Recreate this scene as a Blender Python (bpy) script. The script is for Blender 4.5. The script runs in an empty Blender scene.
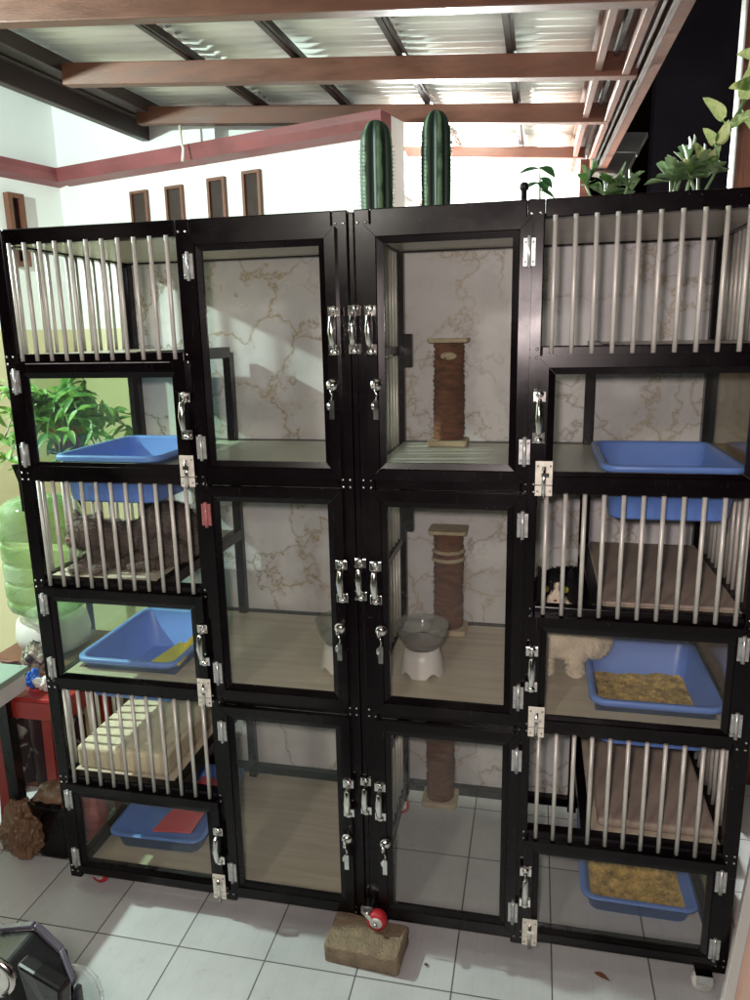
import bpy, bmesh, math, random
from mathutils import Vector, Matrix, noise
random.seed(7)
SC = bpy.context.scene
S = 0.9                       # one plan unit = half the cage width = 0.9 m
# ---------------------------------------------------------------- camera
CF = 735.3592
CR = ((0.97740, 0.21050, -0.01990), (0.02750, -0.22000, -0.97510), (-0.20960, 0.95250, -0.22090))
CC = Vector((1.45861, -1.87481, 1.79853))
right = Vector(CR[0]).normalized(); fwd = Vector(CR[2]).normalized()
right = (right - fwd * right.dot(fwd)).normalized(); down = fwd.cross(right)
cam = bpy.data.cameras.new('camera'); cam_o = bpy.data.objects.new('camera', cam)
SC.collection.objects.link(cam_o)
cam.sensor_fit = 'VERTICAL'; cam.sensor_height = 24; cam.lens = CF / 1000 * 24
cam.clip_start = 0.02; cam.clip_end = 500
cam_o.matrix_world = Matrix(((right.x, -down.x, -fwd.x, CC.x * S), (right.y, -down.y, -fwd.y, CC.y * S),
                             (right.z, -down.z, -fwd.z, CC.z * S), (0, 0, 0, 1)))
SC.camera = cam_o
# ---------------------------------------------------------------- world, light, exposure
w = bpy.data.worlds.new('World'); SC.world = w; w.use_nodes = True
bg = w.node_tree.nodes['Background']
sky = w.node_tree.nodes.new('ShaderNodeTexSky'); sky.sky_type = 'NISHITA'; sky.sun_disc = False
sky.sun_elevation = math.radians(-4); sky.sun_rotation = math.radians(200)
w.node_tree.links.new(sky.outputs[0], bg.inputs[0]); bg.inputs[1].default_value = 0.03
def lamp(name, loc, power, col, radius):
    l = bpy.data.lights.new(name, 'POINT'); l.energy = power; l.color = col; l.shadow_soft_size = radius
    o = bpy.data.objects.new(name, l); SC.collection.objects.link(o); o.location = Vector(loc) * S
    return o
lamp('yard_lamp_light', (-1.6, 0.012, 2.80), 74, (0.79, 1.0, 0.91), 0.025)     # porch lamp up on the left
lamp('ceiling_lamp_light', (0.70, 3.95, 2.72), 190, (0.95, 1.0, 0.97), 0.05)   # the bulb under the roof, in view
lamp('fill_light', (0.2, -3.4, 2.75), 19, (1.0, 0.95, 0.84), 0.12)      # added soft fill lamp behind the viewer
lamp('phone_flash_light', (1.40, -1.90, 1.86), 19, (1.0, 0.84, 0.82), 0.03)    # the phone's own flash
SC.view_settings.view_transform = 'Standard'; SC.view_settings.look = 'None'
SC.view_settings.exposure = 2.0; SC.view_settings.gamma = 1
SC.cycles.max_bounces = 10; SC.cycles.transparent_max_bounces = 24
SC.cycles.sample_clamp_indirect = 6; SC.cycles.use_denoising = True
SC.cycles.caustics_reflective = False; SC.cycles.caustics_refractive = False

def ray(px, py):
    return right * ((px - 375) / CF) + down * ((py - 500) / CF) + fwd
def at(px, py, ax, v):
    d = ray(px, py); t = (v - CC[ax]) / d[ax]; return CC + d * t
# ---------------------------------------------------------------- materials
def nt(name):
    m = bpy.data.materials.new(name); m.use_nodes = True; t = m.node_tree
    return m, t, t.nodes['Principled BSDF']
def N(t, kind, **kw):
    n = t.nodes.new(kind)
    for k, v in kw.items():
        if k in ('operation', 'blend_type', 'data_type', 'feature', 'wave_type', 'bands_direction', 'noise_dimensions', 'use_clamp', 'distance'):
            setattr(n, k, v)
        else: n.inputs[k].default_value = v
    return n
def L(t, a, b): t.links.new(a, b)
def ramp(t, fac, stops):
    r = t.nodes.new('ShaderNodeValToRGB'); e = r.color_ramp.elements
    while len(e) < len(stops): e.new(0.5)
    for i, (p, c) in enumerate(stops):
        e[i].position = p; e[i].color = (*c, 1) if len(c) == 3 else c
    L(t, fac, r.inputs[0]); return r.outputs[0]
def simple(name, c, rough=0.5, metal=0, var=0.12, scale=8, bump=0.0, bscale=60, coat=0, spec=0.5, stretch=(1, 1, 1), rvar=0.12):
    m, t, b = nt(name)
    tc = N(t, 'ShaderNodeTexCoord'); mp = N(t, 'ShaderNodeMapping'); mp.inputs['Scale'].default_value = stretch
    L(t, tc.outputs['Object'], mp.inputs[0])
    n = N(t, 'ShaderNodeTexNoise', Scale=scale, Detail=6.0, Roughness=0.6); L(t, mp.outputs[0], n.inputs['Vector'])
    lo = tuple(max(0, x * (1 - var)) for x in c); hi = tuple(min(1, x * (1 + var)) for x in c)
    L(t, ramp(t, n.outputs['Fac'], [(0.3, lo), (0.7, hi)]), b.inputs['Base Color'])
    mr = N(t, 'ShaderNodeMapRange'); mr.inputs['To Min'].default_value = max(0.03, rough - rvar); mr.inputs['To Max'].default_value = min(1, rough + rvar)
    mr.inputs['From Min'].default_value = 0.3; mr.inputs['From Max'].default_value = 0.7
    L(t, n.outputs['Fac'], mr.inputs['Value']); L(t, mr.outputs[0], b.inputs['Roughness'])
    b.inputs['Metallic'].default_value = metal; b.inputs['Coat Weight'].default_value = coat
    b.inputs['Specular IOR Level'].default_value = spec
    if bump:
        n2 = N(t, 'ShaderNodeTexNoise', Scale=bscale, Detail=5.0); L(t, mp.outputs[0], n2.inputs['Vector'])
        bp = N(t, 'ShaderNodeBump', Strength=bump, Distance=0.01); L(t, n2.outputs['Fac'], bp.inputs['Height']); L(t, bp.outputs[0], b.inputs['Normal'])
    return m
M = {}
M['alu'] = simple('dark_aluminium', (0.0035, 0.0018, 0.0026), 0.24, 0, 0.3, 5, spec=0.24, rvar=0.07)
def wear(m):
    t = m.node_tree; b = t.nodes['Principled BSDF']; src = b.inputs['Base Color'].links[0].from_socket
    tc = N(t, 'ShaderNodeTexCoord'); res = src
    for sc_, st_, lo, hi, col in ((150, (1, 1, 1), .70, .78, (.045, .042, .040, 1)), (30, (14, 14, .5), .70, .74, (.030, .026, .028, 1)), (3, (1, 1, 1), .52, .80, (.016, .014, .014, 1))):
        mp = N(t, 'ShaderNodeMapping'); mp.inputs['Scale'].default_value = st_; L(t, tc.outputs['Object'], mp.inputs[0])
        n = N(t, 'ShaderNodeTexNoise', Scale=float(sc_), Detail=3.0); L(t, mp.outputs[0], n.inputs['Vector'])
        f = ramp(t, n.outputs['Fac'], [(lo, (0, 0, 0)), (hi, (1, 1, 1))]); mx = N(t, 'ShaderNodeMix', data_type='RGBA'); L(t, f, mx.inputs[0]); L(t, res, mx.inputs[6]); mx.inputs[7].default_value = col; res = mx.outputs[2]
    L(t, res, b.inputs['Base Color'])
wear(M['alu'])
M['bar'] = simple('brushed_bar', (0.60, 0.58, 0.53), 0.42, 0.25, 0.12, 14, rvar=0.08)
M['chrome'] = simple('chrome', (0.75, 0.73, 0.70), 0.16, 1.0, 0.15, 30, rvar=0.06)
M['zinc'] = simple('zinc_plate', (0.80, 0.77, 0.66), 0.45, 0.1, 0.15, 40)
M['hinge'] = simple('hinge_metal', (0.50, 0.51, 0.50), 0.35, 0.6, 0.2, 40)
M['red_rubber'] = simple('red_wheel', (0.45, 0.02, 0.03), 0.45)
M['white_pl'] = simple('white_plastic', (0.62, 0.61, 0.57), 0.35, 0, 0.06)
M['blue'] = simple('blue_plastic', (0.15, 0.28, 0.72), 0.36, 0, 0.10, 6, 0.03, 40)
M['cream'] = simple('cream_carpet', (0.55, 0.46, 0.30), 0.95, 0, 0.2, 40, 0.6, 300)
M['sisal'] = simple('brown_sisal', (0.24, 0.095, 0.045), 0.95, 0, 0.5, 22, 0.9, 260, stretch=(1, 1, 3))
M['mat_brown'] = simple('brown_mat', (0.36, 0.29, 0.23), 0.7, 0, 0.2, 6, 0.2, 80)
M['mat_cream'] = simple('cream_cushion', (0.62, 0.56, 0.38), 0.8, 0, 0.12, 8, 0.3, 120)
M['litter'] = simple('litter_grains', (0.56, 0.39, 0.12), 0.95, 0, 0.6, 45)
M['black_pl'] = simple('black_plastic', (0.006, 0.006, 0.007), 0.3, 0, 0.3, spec=0.35)
M['red_pl'] = simple('red_plastic', (0.27, 0.018, 0.014), 0.35, 0, 0.15)
M['red_hinge'] = simple('reddened_hinge', (0.45, 0.16, 0.16), 0.4, 0.3, 0.3, 60)
M['pink_pl'] = simple('pink_red_plastic', (0.75, 0.14, 0.17), 0.5, 0, 0.12)
M['yellow_pl'] = simple('yellow_plastic', (0.80, 0.66, 0.05), 0.45, 0, 0.12)
M['wood_brown'] = simple('painted_brown_steel', (0.125, 0.043, 0.024), 0.5, 0, 0.3, 5, 0.1, 60, stretch=(1, 4, 4))
M['roof_dark'] = simple('dark_brown_paint', (0.030, 0.016, 0.015), 0.5, 0, 0.3, 7, 0.1, 60)
M['wood'] = simple('brown_wood', (0.15, 0.055, 0.030), 0.5, 0, 0.35, 6, 0.2, 60, stretch=(6, 6, 0.7))
M['cornice'] = simple('maroon_cornice', (0.22, 0.055, 0.060), 0.5, 0, 0.25, 4, 0.1, 40)
M['stone'] = simple('worn_brick', (0.26, 0.195, 0.125), 0.95, 0, 0.3, 28, 0.7, 160)
M['tan_paper'] = simple('tan_plastic_bag', (0.15, 0.080, 0.042), 0.4, 0, 0.4, 14, 1.0, 18)
M['grey_pl'] = simple('grey_lilac_panel', (0.07, 0.065, 0.085), 0.28, 0.2, 0.15)
M['silver'] = simple('silver_gutter', (0.42, 0.37, 0.37), 0.4, 0.5, 0.3, 12, stretch=(8, 0.5, 8))
M['table'] = simple('pale_green_top', (0.24, 0.33, 0.27), 0.35, 0, 0.05)
M['soffit'] = simple('white_board', (0.66, 0.66, 0.63), 0.6, 0, 0.06)
M['dark_open'] = simple('vent_darkness', (0.035, 0.02, 0.016), 0.8)
M['bluebag'] = simple('blue_film', (0.02, 0.13, 0.55), 0.3, 0, 0.2)
M['terracotta'] = simple('red_pot', (0.28, 0.06, 0.04), 0.6)
M['kibble'] = simple('brown_kibble', (0.12, 0.05, 0.02), 0.8, 0, 0.4, 60)
M['night'] = simple('night_black', (0.004, 0.003, 0.004), 0.9, 0, 0.4, 2, spec=0.03)
M['peach'] = simple('peach_panel', (0.62, 0.42, 0.33), 0.5, 0, 0.1)

def glass(name, tint=(1, 1, 1), refl=0.05, haze=0.0):
    m, t, b = nt(name); t.nodes.remove(b); out = t.nodes['Material Output']
    tr = N(t, 'ShaderNodeBsdfTransparent'); tr.inputs[0].default_value = (*tint, 1)
    gl = N(t, 'ShaderNodeBsdfGlossy'); gl.inputs['Roughness'].default_value = 0.03
    lw = N(t, 'ShaderNodeLayerWeight', Blend=0.5); pw = N(t, 'ShaderNodeMath', operation='POWER'); pw.inputs[1].default_value = 5; L(t, lw.outputs['Facing'], pw.inputs[0])
    ma = N(t, 'ShaderNodeMath', operation='MULTIPLY_ADD'); ma.inputs[1].default_value = 0.7; ma.inputs[2].default_value = 0.03; L(t, pw.outputs[0], ma.inputs[0])
    mx = N(t, 'ShaderNodeMixShader')
    L(t, ma.outputs[0], mx.inputs[0]); L(t, tr.outputs[0], mx.inputs[1]); L(t, gl.outputs[0], mx.inputs[2])
    res = mx.outputs[0]
    if haze:
        df = N(t, 'ShaderNodeBsdfDiffuse'); df.inputs[0].default_value = (0.8, 0.82, 0.78, 1)
        tc = N(t, 'ShaderNodeTexCoord'); n = N(t, 'ShaderNodeTexNoise', Scale=5.0, Detail=8.0, Roughness=0.7); L(t, tc.outputs['Object'], n.inputs['Vector'])
        mr = N(t, 'ShaderNodeMapRange'); L(t, n.outputs['Fac'], mr.inputs['Value'])
        mr.inputs['From Min'].default_value = 0.35; mr.inputs['From Max'].default_value = 0.75
        mr.inputs['To Min'].default_value = haze * 0.4; mr.inputs['To Max'].default_value = haze * 1.8
        m2 = N(t, 'ShaderNodeMixShader'); L(t, mr.outputs[0], m2.inputs[0]); L(t, res, m2.inputs[1]); L(t, df.outputs[0], m2.inputs[2]); res = m2.outputs[0]
    L(t, res, out.inputs[0]); return m
M['glass'] = glass('door_glass', (0.98, 0.985, 0.97), haze=0.006)
M['side_glass'] = glass('side_glass', (0.84, 0.94, 0.84), haze=0.02)
M['bowl'] = glass('clear_bowl', (0.80, 0.82, 0.80), haze=0.14)
M['visor'] = glass('clear_visor', (0.85, 0.88, 0.88), haze=0.12)
def jug_mat():
    m, t, b = nt('green_water_bottle'); out = t.nodes['Material Output']
    b.inputs['Roughness'].default_value = 0.08
    tc = N(t, 'ShaderNodeTexCoord'); nn = N(t, 'ShaderNodeTexNoise', Scale=9.0, Detail=4.0); L(t, tc.outputs['Object'], nn.inputs['Vector'])
    L(t, ramp(t, nn.outputs['Fac'], [(0.38, (0.10, 0.22, 0.07)), (0.50, (0.24, 0.38, 0.18)), (0.62, (0.40, 0.55, 0.38))]), b.inputs['Base Color'])
    tr = N(t, 'ShaderNodeBsdfTransparent'); tr.inputs[0].default_value = (0.80, 0.93, 0.74, 1)
    lw = N(t, 'ShaderNodeLayerWeight', Blend=0.45); mx = N(t, 'ShaderNodeMixShader')
    mr = N(t, 'ShaderNodeMapRange'); mr.inputs['To Min'].default_value = 0.20; mr.inputs['To Max'].default_value = 0.95
    L(t, lw.outputs['Facing'], mr.inputs['Value']); L(t, mr.outputs[0], mx.inputs[0])
    L(t, tr.outputs[0], mx.inputs[1]); L(t, b.outputs[0], mx.inputs[2]); L(t, mx.outputs[0], out.inputs[0]); return m
M['jug'] = jug_mat()
def leaf(name, a, b_, sheen=0.4):
    m, t, b = nt(name); tc = N(t, 'ShaderNodeTexCoord'); n = N(t, 'ShaderNodeTexNoise', Scale=22.0, Detail=3.0)
    L(t, tc.outputs['Object'], n.inputs['Vector']); L(t, ramp(t, n.outputs['Fac'], [(0.42, a), (0.58, b_)]), b.inputs['Base Color'])
    b.inputs['Roughness'].default_value = sheen
    out = t.nodes['Material Output']; tl = N(t, 'ShaderNodeBsdfTranslucent'); tl.inputs[0].default_value = (*b_, 1)
    mx = N(t, 'ShaderNodeMixShader'); mx.inputs[0].default_value = 0.3
    L(t, b.outputs[0], mx.inputs[1]); L(t, tl.outputs[0], mx.inputs[2]); L(t, mx.outputs[0], out.inputs[0]); return m
M['leaf'] = leaf('leaf_green', (0.035, 0.11, 0.03), (0.10, 0.22, 0.05))
M['leaf_pothos'] = leaf('leaf_pothos', (0.07, 0.17, 0.03), (0.42, 0.46, 0.20))
M['leaf_bright'] = leaf('leaf_bright', (0.05, 0.17, 0.03), (0.20, 0.36, 0.07))
M['leaf_pale'] = leaf('leaf_pale', (0.12, 0.22, 0.09), (0.26, 0.36, 0.19))
M['leaf_dark'] = leaf('leaf_dark', (0.012, 0.05, 0.018), (0.03, 0.09, 0.03))
def cactus_mat():
    m, t, b = nt('cactus_skin'); at_ = t.nodes.new('ShaderNodeAttribute'); at_.attribute_name = 'rib'
    L(t, ramp(t, at_.outputs['Fac'], [(0.0, (0.005, 0.020, 0.012)), (0.90, (0.008, 0.034, 0.018)), (0.99, (0.12, 0.20, 0.11))]), b.inputs['Base Color'])
    b.inputs['Roughness'].default_value = 0.5; return m
M['cactus'] = cactus_mat()
def vcol(name, rough=0.85):
    m, t, b = nt(name); a = t.nodes.new('ShaderNodeAttribute'); a.attribute_name = 'Col'; L(t, a.outputs['Color'], b.inputs['Base Color'])
    b.inputs['Roughness'].default_value = rough; b.inputs['Specular IOR Level'].default_value = 0.25; return m
M['fur'] = vcol('cat_fur')
def marble(name, seed, st=.85):
    m, t, b = nt(name); tc = N(t, 'ShaderNodeTexCoord'); mp = N(t, 'ShaderNodeMapping'); mp.inputs['Location'].default_value = (seed, seed * .37, seed * 1.7)
    L(t, tc.outputs['Object'], mp.inputs[0])
    n1 = N(t, 'ShaderNodeTexNoise', Scale=3.2, Detail=6.0, Roughness=0.62); L(t, mp.outputs[0], n1.inputs['Vector'])
    sub = N(t, 'ShaderNodeVectorMath', operation='SUBTRACT'); sub.inputs[1].default_value = (.5, .5, .5); L(t, n1.outputs['Color'], sub.inputs[0])
    sc = N(t, 'ShaderNodeVectorMath', operation='SCALE'); sc.inputs['Scale'].default_value = 0.62; L(t, sub.outputs[0], sc.inputs[0])
    ad = N(t, 'ShaderNodeVectorMath', operation='ADD'); L(t, mp.outputs[0], ad.inputs[0]); L(t, sc.outputs[0], ad.inputs[1])
    def veins(scale, width, mscale, mlo, mhi):
        v = N(t, 'ShaderNodeTexVoronoi', Scale=scale, feature='DISTANCE_TO_EDGE'); L(t, ad.outputs[0], v.inputs['Vector'])
        r = ramp(t, v.outputs['Distance'], [(0.0, (1, 1, 1)), (width, (0.35, .35, .35)), (width * 3.0, (0, 0, 0))])
        k = N(t, 'ShaderNodeTexNoise', Scale=mscale, Detail=3.0); L(t, mp.outputs[0], k.inputs['Vector'])
        mk = ramp(t, k.outputs['Fac'], [(mlo, (0, 0, 0)), (mhi, (1, 1, 1))])
        mu = N(t, 'ShaderNodeMath', operation='MULTIPLY'); L(t, r, mu.inputs[0]); L(t, mk, mu.inputs[1]); return mu.outputs[0]
    a = veins(3.9, 0.020, 2.2, 0.33, 0.44); c = veins(8.0, 0.024, 4.5, 0.50, 0.62)
    mx = N(t, 'ShaderNodeMath', operation='MAXIMUM'); L(t, a, mx.inputs[0]); s2 = N(t, 'ShaderNodeMath', operation='MULTIPLY'); s2.inputs[1].default_value = 0.35; L(t, c, s2.inputs[0]); L(t, s2.outputs[0], mx.inputs[1])
    cl = N(t, 'ShaderNodeTexNoise', Scale=2.2, Detail=5.0); L(t, ad.outputs[0], cl.inputs['Vector'])
    base = ramp(t, cl.outputs['Fac'], [(0.32, (0.50, 0.495, 0.485)), (0.60, (0.70, 0.70, 0.69))])
    n3 = N(t, 'ShaderNodeTexNoise', Scale=2.6, Detail=1.0); L(t, mp.outputs[0], n3.inputs['Vector'])
    vc = ramp(t, n3.outputs['Fac'], [(0.40, (0.17, 0.14, 0.10)), (0.55, (0.36, 0.26, 0.11))])
    mix = N(t, 'ShaderNodeMix', data_type='RGBA'); s3 = N(t, 'ShaderNodeMath', operation='MULTIPLY'); s3.inputs[1].default_value = st; L(t, mx.outputs[0], s3.inputs[0]); L(t, s3.outputs[0], mix.inputs[0]); L(t, base, mix.inputs[6]); L(t, vc, mix.inputs[7])
    L(t, mix.outputs[2], b.inputs['Base Color']); b.inputs['Roughness'].default_value = 0.42; return m
M['marble'] = marble('veined_marble_panel', 7.3)
M['marble2'] = marble('veined_marble_panel_b', 11.7, .7)
def plank(name, a, c, sc=(2, 26, 26)):
    m, t, b = nt(name); tc = N(t, 'ShaderNodeTexCoord'); mp = N(t, 'ShaderNodeMapping'); mp.inputs['Scale'].default_value = sc
    L(t, tc.outputs['Object'], mp.inputs[0]); n = N(t, 'ShaderNodeTexNoise', Scale=1.4, Detail=5.0, Distortion=0.6); L(t, mp.outputs[0], n.inputs['Vector'])
    L(t, ramp(t, n.outputs['Fac'], [(0.35, a), (0.62, c)]), b.inputs['Base Color']); b.inputs['Roughness'].default_value = 0.32; return m
M['shelf'] = plank('wood_print_shelf', (0.47, 0.42, 0.31), (0.57, 0.51, 0.39))
M['shelf_top'] = plank('pale_shelf', (0.52, 0.52, 0.44), (0.56, 0.56, 0.48))
M['ceil'] = plank('beige_ceiling_panel', (0.40, 0.36, 0.30), (0.48, 0.44, 0.37))
def tiles():
    m, t, b = nt('glazed_floor_tiles'); g = N(t, 'ShaderNodeNewGeometry'); sp = N(t, 'ShaderNodeSeparateXYZ'); L(t, g.outputs['Position'], sp.inputs[0])
    T = 0.2755 * S
    def axis(out, off):
        a = N(t, 'ShaderNodeMath', operation='SUBTRACT'); a.inputs[1].default_value = off * S - 40 * T; L(t, out, a.inputs[0])
        d = N(t, 'ShaderNodeMath', operation='DIVIDE'); d.inputs[1].default_value = T; L(t, a.outputs[0], d.inputs[0])
        f = N(t, 'ShaderNodeMath', operation='FRACT'); L(t, d.outputs[0], f.inputs[0])
        fl = N(t, 'ShaderNodeMath', operation='FLOOR'); L(t, d.outputs[0], fl.inputs[0])
        s = N(t, 'ShaderNodeMath', operation='SUBTRACT'); s.inputs[1].default_value = 0.5; L(t, f.outputs[0], s.inputs[0])
        ab = N(t, 'ShaderNodeMath', operation='ABSOLUTE'); L(t, s.outputs[0], ab.inputs[0])
        return f.outputs[0], ab.outputs[0], fl.outputs[0]
    fx, ax, ix = axis(sp.outputs['X'], 0.172); fy, ay, iy = axis(sp.outputs['Y'], -0.176)
    mx = N(t, 'ShaderNodeMath', operation='MAXIMUM'); L(t, ax, mx.inputs[0]); L(t, ay, mx.inputs[1])
    gr = ramp(t, mx.outputs[0], [(0.4905, (0, 0, 0)), (0.4945, (1, 1, 1))])
    cb = N(t, 'ShaderNodeCombineXYZ'); L(t, ix, cb.inputs[0]); L(t, iy, cb.inputs[1]); wn = N(t, 'ShaderNodeTexWhiteNoise'); L(t, cb.outputs[0], wn.inputs[0])
    nz = N(t, 'ShaderNodeTexNoise', Scale=6.0, Detail=8.0, Roughness=0.7); L(t, g.outputs['Position'], nz.inputs['Vector'])
    ad = N(t, 'ShaderNodeMath', operation='MULTIPLY_ADD'); ad.inputs[1].default_value = 0.25; L(t, wn.outputs['Value'], ad.inputs[0]); L(t, nz.outputs['Fac'], ad.inputs[2])
    base = ramp(t, ad.outputs[0], [(0.35, (0.42, 0.425, 0.425)), (0.85, (0.54, 0.545, 0.54))])
    # faint ribs pressed in the glaze
    m5 = N(t, 'ShaderNodeMath', operation='MULTIPLY'); m5.inputs[1].default_value = 5; L(t, fx, m5.inputs[0]); f5 = N(t, 'ShaderNodeMath', operation='FRACT'); L(t, m5.outputs[0], f5.inputs[0])
    rb = ramp(t, f5.outputs[0], [(0.0, (0.86, .86, .86)), (0.07, (1, 1, 1)), (1.0, (1, 1, 1))])
    mm = N(t, 'ShaderNodeMix', data_type='RGBA', blend_type='MULTIPLY'); mm.inputs[0].default_value = 0.7; L(t, base, mm.inputs[6]); L(t, rb, mm.inputs[7])
    # dirt
    n2 = N(t, 'ShaderNodeTexNoise', Scale=17.0, Detail=7.0, Roughness=0.75); L(t, g.outputs['Position'], n2.inputs['Vector'])
    dr = ramp(t, n2.outputs['Fac'], [(0.60, (0, 0, 0)), (0.78, (0.5, .5, .5))])
    dx = N(t, 'ShaderNodeMix', data_type='RGBA'); L(t, dr, dx.inputs[0]); L(t, mm.outputs[2], dx.inputs[6]); dx.inputs[7].default_value = (0.22, 0.19, 0.15, 1)
    fin = N(t, 'ShaderNodeMix', data_type='RGBA'); L(t, gr, fin.inputs[0]); L(t, dx.outputs[2], fin.inputs[6]); fin.inputs[7].default_value = (0.085, 0.08, 0.075, 1)
    L(t, fin.outputs[2], b.inputs['Base Color'])
    rr = ramp(t, gr, [(0, (0.30, .3, .3)), (1, (0.8, .8, .8))]); L(t, rr, b.inputs['Roughness'])
    inv = N(t, 'ShaderNodeMath', operation='SUBTRACT'); inv.inputs[0].default_value = 1; L(t, gr, inv.inputs[1])
    bp = N(t, 'ShaderNodeBump', Strength=0.35, Distance=0.002); L(t, inv.outputs[0], bp.inputs['Height']); L(t, bp.outputs[0], b.inputs['Normal'])
    return m
M['tiles'] = tiles()
def house_wall():
    m, t, b = nt('white_wall_cream_dado'); g = N(t, 'ShaderNodeNewGeometry'); sp = N(t, 'ShaderNodeSeparateXYZ'); L(t, g.outputs['Position'], sp.inputs[0])
    r = ramp(t, sp.outputs['Z'], [(0, (0, 0, 0)), (1, (1, 1, 1))]); r.node.color_ramp.interpolation = 'CONSTANT'
    mr = N(t, 'ShaderNodeMath', operation='GREATER_THAN'); mr.inputs[1].default_value = 1.87 * S; L(t, sp.outputs['Z'], mr.inputs[0])
    n = N(t, 'ShaderNodeTexNoise', Scale=1.5, Detail=7.0); L(t, g.outputs['Position'], n.inputs['Vector'])
    wv = ramp(t, n.outputs['Fac'], [(0.3, (0.80, 0.80, 0.78)), (0.7, (0.86, 0.86, 0.84))]); cv = ramp(t, n.outputs['Fac'], [(0.3, (0.60, 0.54, 0.33)), (0.7, (0.68, 0.62, 0.40))])
    mx = N(t, 'ShaderNodeMix', data_type='RGBA'); L(t, mr.outputs[0], mx.inputs[0]); L(t, cv, mx.inputs[6]); L(t, wv, mx.inputs[7])
    L(t, mx.outputs[2], b.inputs['Base Color']); b.inputs['Roughness'].default_value = 0.7; return m
M['wall'] = house_wall()
def plaid():
    m, t, b = nt('checked_cloth'); tc = N(t, 'ShaderNodeTexCoord'); ck = N(t, 'ShaderNodeTexChecker', Scale=11.0)
    mp = N(t, 'ShaderNodeMapping'); mp.inputs['Rotation'].default_value = (0.4, 0.5, 0.3); L(t, tc.outputs['Object'], mp.inputs[0]); L(t, mp.outputs[0], ck.inputs[0])
    n = N(t, 'ShaderNodeTexNoise', Scale=9.0); L(t, tc.outputs['Object'], n.inputs['Vector']); k = ramp(t, n.outputs['Fac'], [(0.5, (0, 0, 0)), (0.56, (1, 1, 1))])
    mu = N(t, 'ShaderNodeMath', operation='MULTIPLY'); L(t, ck.outputs['Fac'], mu.inputs[0]); L(t, k, mu.inputs[1])
    mx = N(t, 'ShaderNodeMix', data_type='RGBA'); L(t, mu.outputs[0], mx.inputs[0]); mx.inputs[6].default_value = (0.03, 0.008, 0.012, 1); mx.inputs[7].default_value = (0.30, 0.29, 0.27, 1)
    L(t, mx.outputs[2], b.inputs['Base Color']); b.inputs['Roughness'].default_value = 0.9; return m
M['plaid'] = plaid()
def print_bag():
    m, t, b = nt('patterned_bag'); tc = N(t, 'ShaderNodeTexCoord'); v = N(t, 'ShaderNodeTexVoronoi', Scale=28.0); L(t, tc.outputs['Object'], v.inputs['Vector'])
    L(t, ramp(t, v.outputs['Distance'], [(0.2, (0.10, 0.09, 0.07)), (0.45, (0.42, 0.38, 0.30)), (0.7, (0.05, 0.05, 0.05))]), b.inputs['Base Color']); return m
M['print_bag'] = print_bag()
def emis(name, c, s):
    m, t, b = nt(name); b.inputs['Emission Color'].default_value = (*c, 1); b.inputs['Emission Strength'].default_value = s; return m
M['bulb'] = emis('lit_bulb', (0.95, 1.0, 0.97), 60)
M['eye'] = simple('cat_eye', (0.5, 0.45, 0.05), 0.05, coat=1)
M['pupil'] = simple('cat_pupil', (0.005, 0.005, 0.005), 0.05, coat=1)
M['nose'] = simple('cat_nose', (0.20, 0.08, 0.07), 0.5)

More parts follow.
